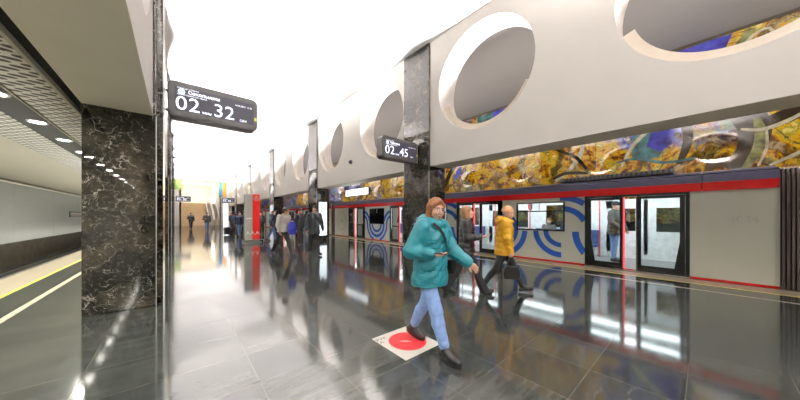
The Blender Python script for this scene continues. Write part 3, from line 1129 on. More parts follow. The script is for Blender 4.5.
M['faint'] = mat('faint_grey_number', (0.615, 0.63, 0.545), 0.3)
car = make_car()
for k, lab in ((1, 'second metro car of the train, beyond the dark bellows past the hanging sign'), (2, 'third metro car of the train, far down the hall'), (3, 'fourth metro car of the train, farthest down the hall')):
    if 18.94 + 19.92 * (k - 1) + CAR_L < 80:
        dup(car, (9.15, -0.98 + 19.92 * k, 0), lab)
for x, lab in ((9.67, 'rail under the near side of the train'), (11.23, 'rail under the far side of the train')):
    b = MB()
    b.box(x - 0.05, x + 0.05, Y0 + 0.1, 74.8, -1.2, -1.02, M['steel'])
    tag(b.build('rail'), lab, 'rail', 'rails under the train')


# ------------------------------------------------------------------ departure displays
def rrect(w, h, r, n=6):
    pts = []
    for cx, cz, a0 in ((w / 2 - r, h / 2 - r, 0), (-w / 2 + r, h / 2 - r, 90), (-w / 2 + r, -h / 2 + r, 180), (w / 2 - r, -h / 2 + r, 270)):
        for i in range(n + 1):
            a = math.radians(a0 + 90 * i / n)
            pts.append((cx + r * math.cos(a), cz + r * math.sin(a)))
    return pts


RX = Matrix.Rotation(PI / 2, 4, 'X')


def info_sign(label, x0, yf, zc, station, mins, secs, arm_x, group):
    """display hung across the hall; its screen faces the camera side (-Y)"""
    w, h, d = 1.48, 0.68, 0.30
    t = thing('departure_display', label, 'sign', (x0 + w / 2, yf, zc), 0, group)
    b = MB()
    b.prism(rrect(w, h, 0.11), 0.012, d, M['housing'], 'y')
    b.build('housing', t, bevel=0.008)
    b = MB()
    b.prism(rrect(w - 0.05, h - 0.05, 0.09), 0.0, 0.014, M['housing'], 'y')
    b.build('front_frame', t)
    b = MB()
    b.prism([(-0.645, -0.215), (0.66, -0.215), (0.66, 0.235), (-0.645, 0.235)], -0.004, 0.004, M['screen'], 'y')
    b.build('screen', t)
    b = MB()
    def W(s, x, z, size, al='LEFT', sp=1.0, m=M['led'], bold=0.0):
        b.text(s, size, m, Matrix.Translation((x, -0.007, z)) @ RX, al, spacing=sp, bold=bold)
    W('поезд до станции', -0.61, 0.203, 0.038)
    W(station, -0.45, 0.128, 0.086, bold=0.002)
    W('14.05.2023  12:38', 0.63, 0.115, 0.044, 'RIGHT')
    W('время прибытия через:', -0.61, 0.083, 0.040)
    W(mins, -0.64, -0.195, 0.37, sp=1.04)
    W('мин', -0.235, -0.195, 0.08)
    W(secs, -0.06, -0.195, 0.37, sp=1.02)
    W('сек', 0.40, -0.195, 0.08)
    b.build('lettering', t)
    b = MB()
    n = 24
    b.add([(-0.545 + 0.052 * math.cos(2 * PI * i / n), -0.0065, 0.148 + 0.052 * math.sin(2 * PI * i / n)) for i in range(n)], [tuple(range(n))], M['led'])
    b.add([(-0.545 + 0.043 * math.cos(2 * PI * i / n), -0.0068, 0.148 + 0.043 * math.sin(2 * PI * i / n)) for i in range(n)], [tuple(range(n))], M['icon'])
    b.box(-0.555, -0.535, -0.0075, -0.007, 0.12, 0.176, M['led'])
    b.build('line_icon', t)
    b = MB()
    b.box(w / 2 - 0.06, w / 2 - 0.022, -0.004, 0.01, -0.12, -0.05, M['led_yellow'])
    e = b.build('indicator', t); e['label'] = 'small yellow light at the right end'
    b = MB()
    s = -1 if arm_x < x0 else 1
    ex = s * w / 2
    for zz in (0.16, -0.20):
        b.cyl((ex - s * 0.02, 0.15, zz), (arm_x - (x0 + w / 2), 0.15, zz), 0.028, M['housing'], 12)
    b.box(arm_x - (x0 + w / 2) - 0.012 * s - 0.006, arm_x - (x0 + w / 2) - 0.012 * s + 0.006, 0.06, 0.24, -0.30, 0.26, M['steel'])
    b.build('bracket', t)
    return t


GRP = 'departure displays hung on the columns'
info_sign('dark departure display reading 02 min 32 sec on the near left column', -0.12, 6.42, 3.66, 'Сокольники', '02', '32', -0.172, GRP)
info_sign('dark departure display reading 02 min 45 sec on the near right column', 4.70, 6.30, 3.57, 'Терехово', '02', '45', 6.25, GRP)
info_sign('far small departure display on the left above the tan stairs', -0.06, 42.3, 3.60, 'Сокольники', '02', '32', -0.172, GRP)
info_sign('far small departure display on the right above the white lit pylon', 4.66, 42.3, 3.60, 'Терехово', '02', '45', 6.25, GRP)

# ------------------------------------------------------------------ red and grey information pylon
t = thing('information_pylon', 'tall red and pale grey information pylon standing in the hall', 'pylon', (3.12, 16.0, 0), math.radians(4))
b = MB(); b.box(-0.44, 0.44, -0.2, 0.2, 0, 0.05, M['steel']); b.box(-0.37, 0.37, -0.13, 0.13, 0.05, 0.16, M['steel']); b.build('base', t)
b = MB(); b.box(-0.36, 0.0, -0.11, 0.11, 0.16, 2.62, M['pylon']); b.build('grey_panel', t, bevel=0.005)
b = MB(); b.box(0.002, 0.36, -0.115, 0.115, 0.16, 2.64, M['red']); e = b.build('red_panel', t, bevel=0.005); e['label'] = 'bright red half'
b = MB()
b.text('А', 0.24, M['white'], Matrix.Translation((0.18, -0.117, 2.33)) @ RX, 'CENTER')
b.add([(0.18 + 0.13 * math.cos(2 * PI * i / 32) * k, -0.117, 2.415 + 0.13 * math.sin(2 * PI * i / 32) * k) for k in (1.0, 0.88) for i in range(32)], [(i, (i + 1) % 32, 32 + (i + 1) % 32, 32 + i) for i in range(32)], M['white'])
b.build('emblem', t)
b = MB()
for k in range(3):
    x = -0.34 + k * 0.23
    b.add([(x, -0.1165 if x + 0.1 < 0 else -0.1175, 0.42), (x + 0.115, -0.1175, 0.66), (x + 0.23, -0.1175, 0.42), (x + 0.115, -0.1175, 0.54)], [(0, 1, 3), (1, 2, 3)], M['white'])
b.box(-0.30, -0.05, -0.1125, -0.1105, 1.30, 1.36, M['white'])
b.build('triangle_pattern', t)
b = MB()
for s in (-1, 1):
    b.tube([(s * 0.52, -0.22, 0.0), (s * 0.52, -0.22, 0.18)], 0.018, M['steel'])
b.tube([(-0.52, -0.22, 0.18), (0.52, -0.22, 0.18)], 0.018, M['steel'])
b.build('guard_rail', t)

# white lit pylon, suitcase
t = thing('lit_pylon', 'slim glowing white pylon far down the hall beside a dark suitcase', 'pylon', (3.98, 33.0, 0), 0)
b = MB(); b.box(-0.22, 0.22, -0.1, 0.1, 0, 0.1, M['steel']); b.build('base', t)
b = MB(); b.box(-0.19, 0.19, -0.09, 0.09, 0.1, 2.75, M['lightbox']); b.build('lit_panel', t)
t = thing('suitcase', 'dark suitcase standing on the floor near the slim white pylon', 'suitcase', (2.97, 23.8, 0), 0.2)
b = MB(); b.box(-0.21, 0.21, -0.13, 0.13, 0.05, 0.62, M['black']); b.build('shell', t, bevel=0.04)
b = MB(); b.tube([(-0.1, 0.08, 0.6), (-0.1, 0.08, 0.85), (0.1, 0.08, 0.85), (0.1, 0.08, 0.6)], 0.012, M['steel']); b.build('handle', t)
for sx_ in (-0.16, 0.16):
    b = MB(); b.cyl((sx_ - 0.02, 0, 0.03), (sx_ + 0.02, 0, 0.03), 0.03, M['rubber']); b.build('wheel', t)

# lit poster on the second column, hanging white sign, small camera
t = thing('lit_poster', 'glowing white poster panel on the second right column behind the dark coat man', 'poster', (6.62, 14.80, 1.30), 0)
b = MB(); b.box(-0.27, 0.27, -0.03, 0.03, -1.02, 1.02, M['housing']); b.build('frame', t)
b = MB(); b.box(-0.24, 0.24, -0.034, -0.028, -0.98, 0.98, M['poster']); b.build('lit_face', t)
t = thing('hanging_sign', 'blank white lit sign hanging below the right wall before the train', 'sign', (7.30, 12.0, 2.72), 0)
b = MB(); b.box(-0.06, 0.06, -1.15, 1.15, -0.19, 0.19, M['housing']); b.build('housing', t, bevel=0.01)
b = MB()
for xs in (-0.064, 0.06):
    b.box(xs, xs + 0.004, -1.12, 1.12, -0.165, 0.165, M['lightbox'])
b.build('lit_face', t)
b = MB()
for yy in (-0.8, 0.8):
    b.cyl((0, yy, 0.19), (0, yy, 0.52), 0.015, M['steel'])
    b.box(-0.32, 0.03, yy - 0.03, yy + 0.03, 0.50, 0.53, M['steel'])
    b.box(-0.33, -0.25, yy - 0.05, yy + 0.05, 0.369, 0.53, M['steel'])
b.build('hanger', t)
t = thing('security_camera', 'small dark round camera on the cream wall left of the display', 'camera', (FR, 10.92, 4.02), 0)
b = MB(); b.cyl((-0.05, 0, 0), (0, 0, 0), 0.10, M['housing'], 20); b.build('mount', t)
b = MB()
b.lathe([(0.0001, -0.08), (0.04, -0.075), (0.07, -0.045), (0.08, 0.0)], M['black'], 20)
dm = b.build('dome', t, smooth=True, loc=(-0.05, 0, 0)); dm.rotation_euler = (0, PI / 2, 0)

# ------------------------------------------------------------------ floor sticker
t = thing('floor_sticker', 'square white floor sticker with a large red circle under her boot', 'sticker', (2.03, 2.265, 0.0), 0)
b = MB(); b.box(-0.27, 0.27, -0.305, 0.305, 0.0, 0.0025, M['sticker']); b.build('sheet', t)
b = MB()
n = 64
b.add([(0.02 + 0.215 * math.cos(2 * PI * i / n), -0.005 + 0.225 * math.sin(2 * PI * i / n), 0.0032) for i in range(n)], [tuple(range(n))], M['red_circle'])
e = b.build('red_disc', t); e['label'] = 'red printed disc'
b = MB()
b.text('РУК', 0.075, M['black'], Matrix.Translation((-0.262, 0.20, 0.0034)) , 'LEFT')
b.text('А', 0.075, M['black'], Matrix.Translation((-0.262, 0.13, 0.0034)) , 'LEFT')
b.add([(x, y, 0.0036) for x, y in ((-0.07, 0.06), (0.02, 0.005), (0.05, -0.06), (-0.01, -0.02))], [(0, 1, 2, 3)], M['sticker'])
b.build('print', t)
# ------------------------------------------------------------------ people: smooth-blended distance fields, meshed
class Field:
    def __init__(s, cell):
        s.c = cell
        s.prims = []

    def cap(s, p0, p1, r0, r1=None, k=0.02, flat=None):
        """tapered capsule; flat=(direction, factor) squashes it along a direction"""
        s.prims.append(('cap', np.array(p0, float), np.array(p1, float), r0, r0 if r1 is None else r1, k, flat))

    def ell(s, c, R, rad, k=0.02):
        s.prims.append(('ell', np.array(c, float), np.array(R, float), np.array(rad, float), k))

    def loft(s, p0, p1, side, prof, k=0.02):
        """prof rows (t, half width along side, half depth)"""
        s.prims.append(('loft', np.array(p0, float), np.array(p1, float), np.array(side, float), np.array(prof, float), k))

    def cut(s, p, n):
        """remove everything on the side n points to"""
        s.prims.append(('cut', np.array(p, float), np.array(n, float) / np.linalg.norm(n)))

    def carve(s, c, R, rad, k=0.01):
        s.prims.append(('carve', np.array(c, float), np.array(R, float), np.array(rad, float), k))

    def bounds(s):
        lo, hi = np.full(3, 1e9), np.full(3, -1e9)
        for p in s.prims:
            if p[0] == 'cap':
                r = max(p[3], p[4])
                for q in (p[1], p[2]):
                    lo, hi = np.minimum(lo, q - r), np.maximum(hi, q + r)
            elif p[0] == 'ell':
                r = p[3].max()
                lo, hi = np.minimum(lo, p[1] - r), np.maximum(hi, p[1] + r)
            elif p[0] == 'loft':
                r = p[4][:, 1:].max()
                for q in (p[1], p[2]):
                    lo, hi = np.minimum(lo, q - r), np.maximum(hi, q + r)
        return lo - 3 * s.c, hi + 3 * s.c

    def mesh(s):
        lo, hi = s.bounds()
        n = np.ceil((hi - lo) / s.c).astype(int) + 1
        ax = [lo[i] + s.c * np.arange(n[i]) for i in range(3)]
        D = np.full(n, 0.2)

        def window(a, b_):
            i0 = np.maximum(((a - lo) / s.c).astype(int), 0)
            i1 = np.minimum(((b_ - lo) / s.c).astype(int) + 2, n)
            sl = tuple(slice(i0[i], i1[i]) for i in range(3))
            X, Y, Z = np.meshgrid(*[ax[i][sl[i]] for i in range(3)], indexing='ij')
            return sl, np.stack([X, Y, Z], -1)

        for p in s.prims:
            if p[0] == 'cap':
                _, a, b_, r0, r1, k, flat = p
                m = max(r0, r1) + 3 * s.c + 2 * k
                sl, P = window(np.minimum(a, b_) - m, np.maximum(a, b_) + m)
                ab = b_ - a
                t = np.clip(((P - a) @ ab) / max(ab @ ab, 1e-9), 0, 1)
                d = P - a - t[..., None] * ab
                if flat is not None:
                    u = np.array(flat[0], float); u = u / np.linalg.norm(u)
                    q = d @ u
                    d = d + (q * (1 / flat[1] - 1))[..., None] * u
                    dist = (np.linalg.norm(d, axis=-1) - (r0 + (r1 - r0) * t)) * flat[1]
                else:
                    dist = np.linalg.norm(d, axis=-1) - (r0 + (r1 - r0) * t)
            elif p[0] in ('ell', 'carve'):
                _, c, R, rad, k = p
                m = rad.max() + 3 * s.c + 2 * k
                sl, P = window(c - m, c + m)
                q = ((P - c) @ R.T) / rad
                l = np.linalg.norm(q, axis=-1)
                dist = (l - 1) * rad.min()
                g = np.linalg.norm(q / rad, axis=-1)
                dist = np.where(g > 1e-6, l * (l - 1) / np.maximum(g, 1e-6), dist)
            elif p[0] == 'loft':
                _, a, b_, side, prof, k = p
                m = prof[:, 1:].max() + 3 * s.c + 2 * k
                sl, P = window(np.minimum(a, b_) - m, np.maximum(a, b_) + m)
                ab = b_ - a
                L = np.linalg.norm(ab)
                w = ab / L
                u = side - w * (side @ w); u = u / np.linalg.norm(u)
                v = np.cross(w, u)
                h = (P - a) @ w
                t = np.clip(h / L, 0, 1)
                A = np.interp(t, prof[:, 0], prof[:, 1]); B = np.interp(t, prof[:, 0], prof[:, 2])
                x, y = (P - a) @ u, (P - a) @ v
                l = np.sqrt((x / A) ** 2 + (y / B) ** 2)
                g = np.sqrt((x / A ** 2) ** 2 + (y / B ** 2) ** 2)
                d2 = np.where(g > 1e-6, l * (l - 1) / np.maximum(g, 1e-6), -np.minimum(A, B))
                ex = np.abs(h - t * L)
                dist = np.where(ex > 0, np.sqrt(np.maximum(d2, 0) ** 2 + ex ** 2), np.maximum(d2, -np.minimum(h, L - h) - 0.0))
                dist = np.where((ex > 0) & (d2 < 0), ex, dist)
            elif p[0] == 'cut':
                _, c, nn = p
                X, Y, Z = np.meshgrid(*ax, indexing='ij', sparse=True)
                D = np.maximum(D, (X - c[0]) * nn[0] + (Y - c[1]) * nn[1] + (Z - c[2]) * nn[2])
                continue
            cur = D[sl]
            if p[0] == 'carve':
                h = np.maximum(k - np.abs(cur + dist), 0) / k
                D[sl] = np.maximum(cur, -dist) + h * h * k * 0.25
            else:
                h = np.maximum(k - np.abs(cur - dist), 0) / k
                D[sl] = np.minimum(cur, dist) - h * h * k * 0.25
        # surface nets
        ins = D < 0
        cells = np.zeros(np.array(n) - 1, int)
        for dx in (0, 1):
            for dy in (0, 1):
                for dz in (0, 1):
                    cells += ins[dx:n[0] - 1 + dx, dy:n[1] - 1 + dy, dz:n[2] - 1 + dz]
        act = (cells > 0) & (cells < 8)
        idx = np.full(act.shape, -1)
        C = np.argwhere(act)
        idx[act] = np.arange(len(C))
        acc = np.zeros((len(C), 3)); cnt = np.zeros(len(C))
        corners = [(a, b_, c) for a in (0, 1) for b_ in (0, 1) for c in (0, 1)]
        for i, ca in enumerate(corners):
            for cb in corners[i + 1:]:
                if sum(abs(x - y) for x, y in zip(ca, cb)) != 1:
                    continue
                da = D[C[:, 0] + ca[0], C[:, 1] + ca[1], C[:, 2] + ca[2]]
                db = D[C[:, 0] + cb[0], C[:, 1] + cb[1], C[:, 2] + cb[2]]
                x = (da < 0) != (db < 0)
                t = np.where(x, da / np.where(x, da - db, 1), 0)
                pos = np.array(ca) + t[:, None] * (np.array(cb) - np.array(ca))
                acc += np.where(x[:, None], pos, 0); cnt += x
        V = lo + s.c * (C + acc / cnt[:, None])
        F = []
        for a in range(3):
            b_, c = (a + 1) % 3, (a + 2) % 3
            s0 = [slice(None)] * 3; s1 = [slice(None)] * 3
            s0[a] = slice(0, n[a] - 1); s1[a] = slice(1, n[a])
            i0, i1 = ins[tuple(s0)], ins[tuple(s1)]
            E_ = np.argwhere(i0 != i1)
            E_ = E_[(E_[:, b_] > 0) & (E_[:, c] > 0) & (E_[:, b_] < n[b_] - 1) & (E_[:, c] < n[c] - 1)]
            sgn = i0[tuple(E_.T)]
            def at(ob, oc):
                q = E_.copy(); q[:, b_] -= ob; q[:, c] -= oc
                return idx[tuple(q.T)]
            quad = np.stack([at(1, 1), at(0, 1), at(0, 0), at(1, 0)], -1)
            quad = np.where(sgn[:, None], quad, quad[:, ::-1])
            F.append(quad)
        F = np.concatenate(F)
        return V, F[(F >= 0).all(1)]


def relax(V, F, it, lam=0.5):
    e = np.concatenate([F[:, [0, 1]], F[:, [1, 2]], F[:, [2, 3]], F[:, [3, 0]]])
    for _ in range(it):
        S = np.zeros_like(V); c = np.zeros(len(V))
        np.add.at(S, e[:, 0], V[e[:, 1]]); np.add.at(c, e[:, 0], 1)
        np.add.at(S, e[:, 1], V[e[:, 0]]); np.add.at(c, e[:, 1], 1)
        V = V + lam * (S / np.maximum(c, 1)[:, None] - V)
    return V


def normals(V, F):
    nn = np.cross(V[F[:, 2]] - V[F[:, 0]], V[F[:, 3]] - V[F[:, 1]])
    o = np.zeros_like(V)
    for k in range(4):
        np.add.at(o, F[:, k], nn)
    return o / np.maximum(np.linalg.norm(o, axis=1), 1e-9)[:, None]


def np_mesh(name, V, F, mats, midx, parent):
    me = bpy.data.meshes.new(name)
    me.vertices.add(len(V)); me.vertices.foreach_set('co', V.astype(np.float32).ravel())
    me.loops.add(len(F) * 4); me.loops.foreach_set('vertex_index', F.astype(np.int32).ravel())
    me.polygons.add(len(F)); me.polygons.foreach_set('loop_start', np.arange(0, len(F) * 4, 4, dtype=np.int32))
    me.polygons.foreach_set('loop_total', np.full(len(F), 4, np.int32))
    for m in mats:
        me.materials.append(m)
    if midx is not None:
        me.polygons.foreach_set('material_index', midx.astype(np.int32))
    me.polygons.foreach_set('use_smooth', np.ones(len(F), bool))
    me.update(calc_edges=True)
    me.validate()
    o = bpy.data.objects.new(name, me)
    COL.objects.link(o)
    o.parent = parent
    return o


def cloth(name, col, rough=0.75, var=0.12, scale=14, bump=0.25):
    if name not in M:
        M[name] = mat(name, col, rough, var=var, scale=scale, bump=bump)
    return M[name]


M['skin'] = mat('skin', (0.62, 0.36, 0.26), 0.5, var=0.06, scale=20)
M['skin_warm'] = mat('skin_warm', (0.60, 0.30, 0.19), 0.5, var=0.06, scale=20)
M['lips'] = mat('lips', (0.42, 0.12, 0.11), 0.45)
M['eye_white'] = mat('eye_white', (0.7, 0.68, 0.64), 0.3)
M['eye_dark'] = mat('eye_dark', (0.03, 0.02, 0.015), 0.2)
M['brow'] = mat('brow', (0.09, 0.045, 0.02), 0.7)


def unit(v):
    v = np.array(v, float)
    return v / np.linalg.norm(v)


def rot(axis, deg):
    return np.array(Matrix.Rotation(math.radians(deg), 3, axis))


def person(label, loc, heading, H=1.70, cell=0.01, pose=None, look=None, female=False, group=None):
    """heading: world direction (x, y) the person walks; local frame: +y forward, +x the person's right, z up"""
    P = dict(rt=20, rk=5, lt=-18, lk=12, rf=0, lf=-12, lean=3, ru=(0.16, -0.25, -1), rl=(0.05, 0.15, -1), lu=(-0.16, 0.3, -1), ll=(-0.05, 0.5, -1),
             yaw=0, pitch=0, tilt=0, curl_r=45, curl_l=45, palm_r=(-1, 0, 0), palm_l=(1, 0, 0), hipdrop=0)
    P.update(pose or {})
    K = dict(coat=None, hem=0.78, puff=0.0, pitchq=0.085, coat_w=1.0, collar='stand', trousers=None, flare=0.0, slim=1.0, shoes=None, boot=0.0,
             hair=None, style='short', hat=None, skin='skin', hood=False, scarf=None, long_flap=0.0, cuff=0.0, zipper=None)
    K.update(look or {})
    s = H / 1.70
    ex, ey, ez = np.eye(3)
    hip0 = np.zeros(3)
    J = {}
    TH, SH = 0.425 * s, 0.405 * s
    for sd, sx_, t, k, f in (('r', 1, P['rt'], P['rk'], P['rf']), ('l', -1, P['lt'], P['lk'], P['lf'])):
        hp = np.array([sx_ * 0.085 * s, 0, 0])
        a = math.radians(t); a2 = math.radians(t - k)
        splay = 0.02 * sx_
        kn = hp + TH * unit([-0.035 * sx_ + splay, math.sin(a), -math.cos(a)])
        an = kn + SH * unit([-0.01 * sx_, math.sin(a2), -math.cos(a2)])
        fp = math.radians(f)
        fd = np.array([0.10 * sx_, math.cos(fp), math.sin(fp)]); fd = unit(fd)
        up = unit(np.cross(np.cross(fd, ez), fd)) if abs(fd[2]) < 0.99 else -ey
        heel = an - 0.045 * s * fd - 0.07 * s * up
        toe = an + 0.165 * s * fd - 0.07 * s * up
        J.update({sd + 'hp': hp, sd + 'kn': kn, sd + 'an': an, sd + 'fd': fd, sd + 'fu': up, sd + 'heel': heel, sd + 'toe': toe})
    low = min(min(J[a + 'heel'][2], J[a + 'toe'][2]) for a in 'rl') - 0.018 * s
    off = np.array([0, 0, -low])
    for k in list(J):
        if k[1:] in ('hp', 'kn', 'an', 'heel', 'toe'):
            J[k] = J[k] + off
    pel = off.copy()
    R = rot('X', -P['lean'])
    T = lambda x, y, z: pel + R @ (np.array([x, y, z]) * s)
    sw = 0.165 if female else 0.185
    neck = T(0, -0.01, 0.545)
    chest = T(0, 0, 0.36)
    arms = {}
    for sd, sx_ in (('r', 1), ('l', -1)):
        sh = T(sx_ * sw, -0.005, 0.495)
        el = sh + 0.285 * s * (R @ unit(P[sd + 'u']))
        wr = el + 0.245 * s * (R @ unit(P[sd + 'l']))
        arms[sd] = (sh, el, wr, R @ unit(P[sd + 'l']))
    hR = R @ rot('Z', -P['yaw']) @ rot('X', -P['pitch']) @ rot('Y', P['tilt'])
    hc = T(0, 0.02, 0.545) + hR @ (np.array([0, 0.012, 0.145]) * s)
    HT = lambda x, y, z: hc + hR @ (np.array([x, y, z]) * s)
    hm = hR.T
    # ---- body
    f = Field(cell)
    body_prof = [(0, .125, .085), (.2, .14, .095), (.45, .115, .085), (.75, .14, .10), (.93, .13, .085), (1, .09, .06)]
    f.loft(T(0, 0, -0.05), T(0, -0.005, 0.53), R @ ex, [(t, a * s, b_ * s) for t, a, b_ in body_prof], 0.03)
    f.cap(T(0, -0.015, 0.48), T(0, 0.012, 0.60), 0.062 * s, 0.052 * s, 0.03)
    for sd in 'rl':
        f.cap(J[sd + 'hp'], J[sd + 'kn'], 0.078 * s, 0.052 * s, 0.03)
        f.cap(J[sd + 'kn'], J[sd + 'kn'] * 0.6 + J[sd + 'an'] * 0.4 - 0.012 * ey, 0.052 * s, 0.052 * s, 0.02)
        f.cap(J[sd + 'kn'] * 0.6 + J[sd + 'an'] * 0.4 - 0.012 * ey, J[sd + 'an'], 0.052 * s, 0.030 * s, 0.02)
        f.cap(J[sd + 'an'], J[sd + 'toe'] - 0.03 * s * J[sd + 'fd'] + 0.02 * s * J[sd + 'fu'], 0.030 * s, 0.016 * s, 0.01)
        sh, el, wr, fd = arms[sd]
        f.cap(sh, el, 0.05 * s, 0.038 * s, 0.03)
        f.cap(el, wr, 0.038 * s, 0.026 * s, 0.02)
        # hand: palm, four fingers of two joints, thumb from the side of the palm
        sg = 1 if sd == 'r' else -1
        pn = np.array(P['palm_' + sd], float); pn = pn - fd * (pn @ fd); pn = unit(pn)
        th = unit(np.cross(pn, fd)) * (1 if sd == 'r' else -1)     # towards the thumb
        if sd == 'l':
            th = unit(np.cross(fd, pn)) * -1 * -1
        pc = wr + fd * 0.05 * s
        f.cap(wr, wr + fd * 0.075 * s, 0.026 * s, 0.036 * s, 0.012, (pn, 0.48))
        c = math.radians(P['curl_' + sd])
        for i, (o, ln) in enumerate(((0.028, 0.070), (0.0095, 0.078), (-0.0095, 0.073), (-0.027, 0.058))):
            k0 = wr + fd * (0.086 - abs(o) * 0.18) * s + th * o * s
            d1 = fd * math.cos(c * 0.6) + pn * math.sin(c * 0.6)
            d2 = fd * math.cos(c * 1.5) + pn * math.sin(c * 1.5)
            k1 = k0 + d1 * ln * 0.5 * s
            k2 = k1 + d2 * ln * 0.5 * s
            f.cap(k0 - fd * 0.02 * s, k1, 0.0095 * s, 0.0088 * s, 0.004)
            f.cap(k1, k2, 0.0088 * s, 0.0075 * s, 0.004)
        t0 = wr + fd * 0.025 * s + th * 0.022 * s
        t1 = t0 + unit(fd * 0.75 + th * 0.75 + pn * 0.35) * 0.042 * s
        t2 = t1 + unit(fd * 0.95 + th * 0.1 + pn * 0.45) * 0.032 * s
        f.cap(t0, t1, 0.013 * s, 0.011 * s, 0.008)
        f.cap(t1, t2, 0.011 * s, 0.0085 * s, 0.004)
    # head
    f.ell(HT(0, -0.012, 0.035), hm, np.array([.076, .092, .086]) * s, 0.03)
    f.ell(HT(0, 0.022, -0.025), hm, np.array([.062, .070, .088]) * s, 0.03)
    f.ell(HT(0, 0.050, -0.088), hm, np.array([.030, .028, .022]) * s, 0.025)
    f.cap(HT(0, 0.088, 0.012), HT(0, 0.106, -0.028), 0.008 * s, 0.0125 * s, 0.010)
    f.ell(HT(0, 0.094, -0.033), hm, np.array([.018, .011, .009]) * s, 0.008)
    for sx_ in (1, -1):
        f.ell(HT(sx_ * 0.076, -0.008, -0.01), hm, np.array([.011, .020, .031]) * s, 0.008)
        f.ell(HT(sx_ * 0.040, 0.062, -0.030), hm, np.array([.022, .022, .022]) * s, 0.02)
        f.carve(HT(sx_ * 0.031, 0.098, 0.008), hm, np.array([.019, .014, .012]) * s, 0.012)
        f.ell(HT(sx_ * 0.031, 0.074, 0.006), hm, np.array([.013, .014, .011]) * s, 0.003)
        f.cap(HT(sx_ * 0.014, 0.088, 0.030), HT(sx_ * 0.048, 0.078, 0.030), 0.007 * s, 0.006 * s, 0.012)
    f.ell(HT(0, 0.086, -0.062), hm, np.array([.023, .010, .0065]) * s, 0.006)
    f.ell(HT(0, 0.083, -0.072), hm, np.array([.019, .010, .0065]) * s, 0.006)
    V, F = f.mesh()
    V = relax(V, F, 1, 0.4)
    fc = V[F].mean(1)
    hl = (fc - hc) @ hR / s
    mi = np.zeros(len(F), int)
    front = hl[:, 1] > 0.06
    for sx_ in (1, -1):
        e = ((hl[:, 0] - sx_ * 0.031) / 0.0155) ** 2 + ((hl[:, 2] - 0.006) / 0.0085) ** 2
        mi[front & (e < 1)] = 2
        e = ((hl[:, 0] - sx_ * 0.031) / 0.0075) ** 2 + ((hl[:, 2] - 0.006) / 0.0085) ** 2
        mi[front & (e < 1)] = 3
        bl = (np.abs(hl[:, 0] - sx_ * 0.032) < 0.020) & (np.abs(hl[:, 2] - 0.029 + 0.15 * np.abs(np.abs(hl[:, 0]) - 0.03)) < 0.0045)
        mi[front & bl] = 4
    mi[front & ((hl[:, 0] / 0.020) ** 2 + ((hl[:, 2] + 0.067) / 0.0085) ** 2 < 1) & (hl[:, 1] > 0.075)] = 1
    ang = math.atan2(heading[1], heading[0]) - PI / 2
    root = thing('person', label, 'person', (loc[0], loc[1], 0), ang, group)
    np_mesh('body', V, F, [M[K['skin']], M['lips'], M['eye_white'], M['eye_dark'], M['brow']], mi, root)
    # ---- trousers
    if K['trousers']:
        f = Field(cell)
        q = K['slim']
        f.loft(T(0, 0, -0.06), T(0, 0, 0.17), R @ ex, [(0, .145 * s, .115 * s), (.4, .155 * s, .118 * s), (1, .135 * s, .10 * s)], 0.03)
        for sd in 'rl':
            hp, kn, an = J[sd + 'hp'], J[sd + 'kn'], J[sd + 'an']
            f.cap(hp + np.array([0, -0.01, 0.0]), kn, 0.098 * s, 0.066 * s * q, 0.03)
            end = an + (an - kn) / np.linalg.norm(an - kn) * ((0.03 if K['flare'] else -0.01) - K['cuff']) * s
            f.cap(kn, kn * 0.62 + end * 0.38 - 0.012 * ey, 0.066 * s * q, 0.064 * s * q, 0.02)
            f.cap(kn * 0.62 + end * 0.38 - 0.012 * ey, end, 0.064 * s * q, (0.05 * q + K['flare']) * s, 0.02)
            f.cut(end, (end - kn)) if False else None
        V, F = f.mesh()
        # trouser creases: small folds near knee and ankle
        nn = normals(V, F)
        for sd in 'rl':
            for ctr, amp in ((J[sd + 'kn'], 0.002), (J[sd + 'an'] + 0.08 * ez, 0.003)):
                d = np.linalg.norm(V - ctr, axis=1)
                w = np.exp(-(d / 0.13) ** 2)
                V = V + nn * (w * amp * np.sin(V[:, 2] * 115 + V[:, 0] * 75 + V[:, 1] * 40))[:, None]
        V = relax(V, F, 1, 0.4)
        np_mesh('trousers', V, F, [K['trousers']], None, root)
    # ---- coat
    if K['coat']:
        f = Field(cell)
        w = K['coat_w']
        hem = K['hem'] * s
        drop = pel[2] - hem                       # how far the hem hangs below the hips
        p0 = np.array([pel[0], pel[1] + 0.0, hem - 0.0])
        top = T(0, -0.01, 0.54)
        hw = 0.20 if drop > 0.02 else 0.175
        spread = abs(J['rkn'][1] - J['lkn'][1]) * max(0.0, min(1.0, drop / (0.43 * s)))
        L = np.linalg.norm(top - p0)
        th = lambda z: (z - hem) / (top[2] - hem)
        prof = [(0, hw * s * w, (0.135 * s * w + spread * 0.32)),
                (max(th(pel[2] + 0.02), 0.02), 0.185 * s * w, 0.145 * s * w),
                (th(pel[2] + 0.22 * s), 0.165 * s * w, 0.135 * s * w),
                (th(pel[2] + 0.38 * s), 0.185 * s * w, 0.145 * s * w),
                (th(pel[2] + 0.47 * s), 0.175 * s * w, 0.125 * s * w),
                (1.0, 0.105 * s, 0.095 * s)]
        f.loft(p0, top, R @ ex, prof, 0.03)
        for sd in 'rl':
            sh, el, wr, fd = arms[sd]
            f.cap(sh, el, 0.078 * s * w, 0.068 * s * w, 0.035)
            f.cap(el, wr - fd * 0.012 * s, 0.068 * s * w, 0.050 * s * w, 0.025)
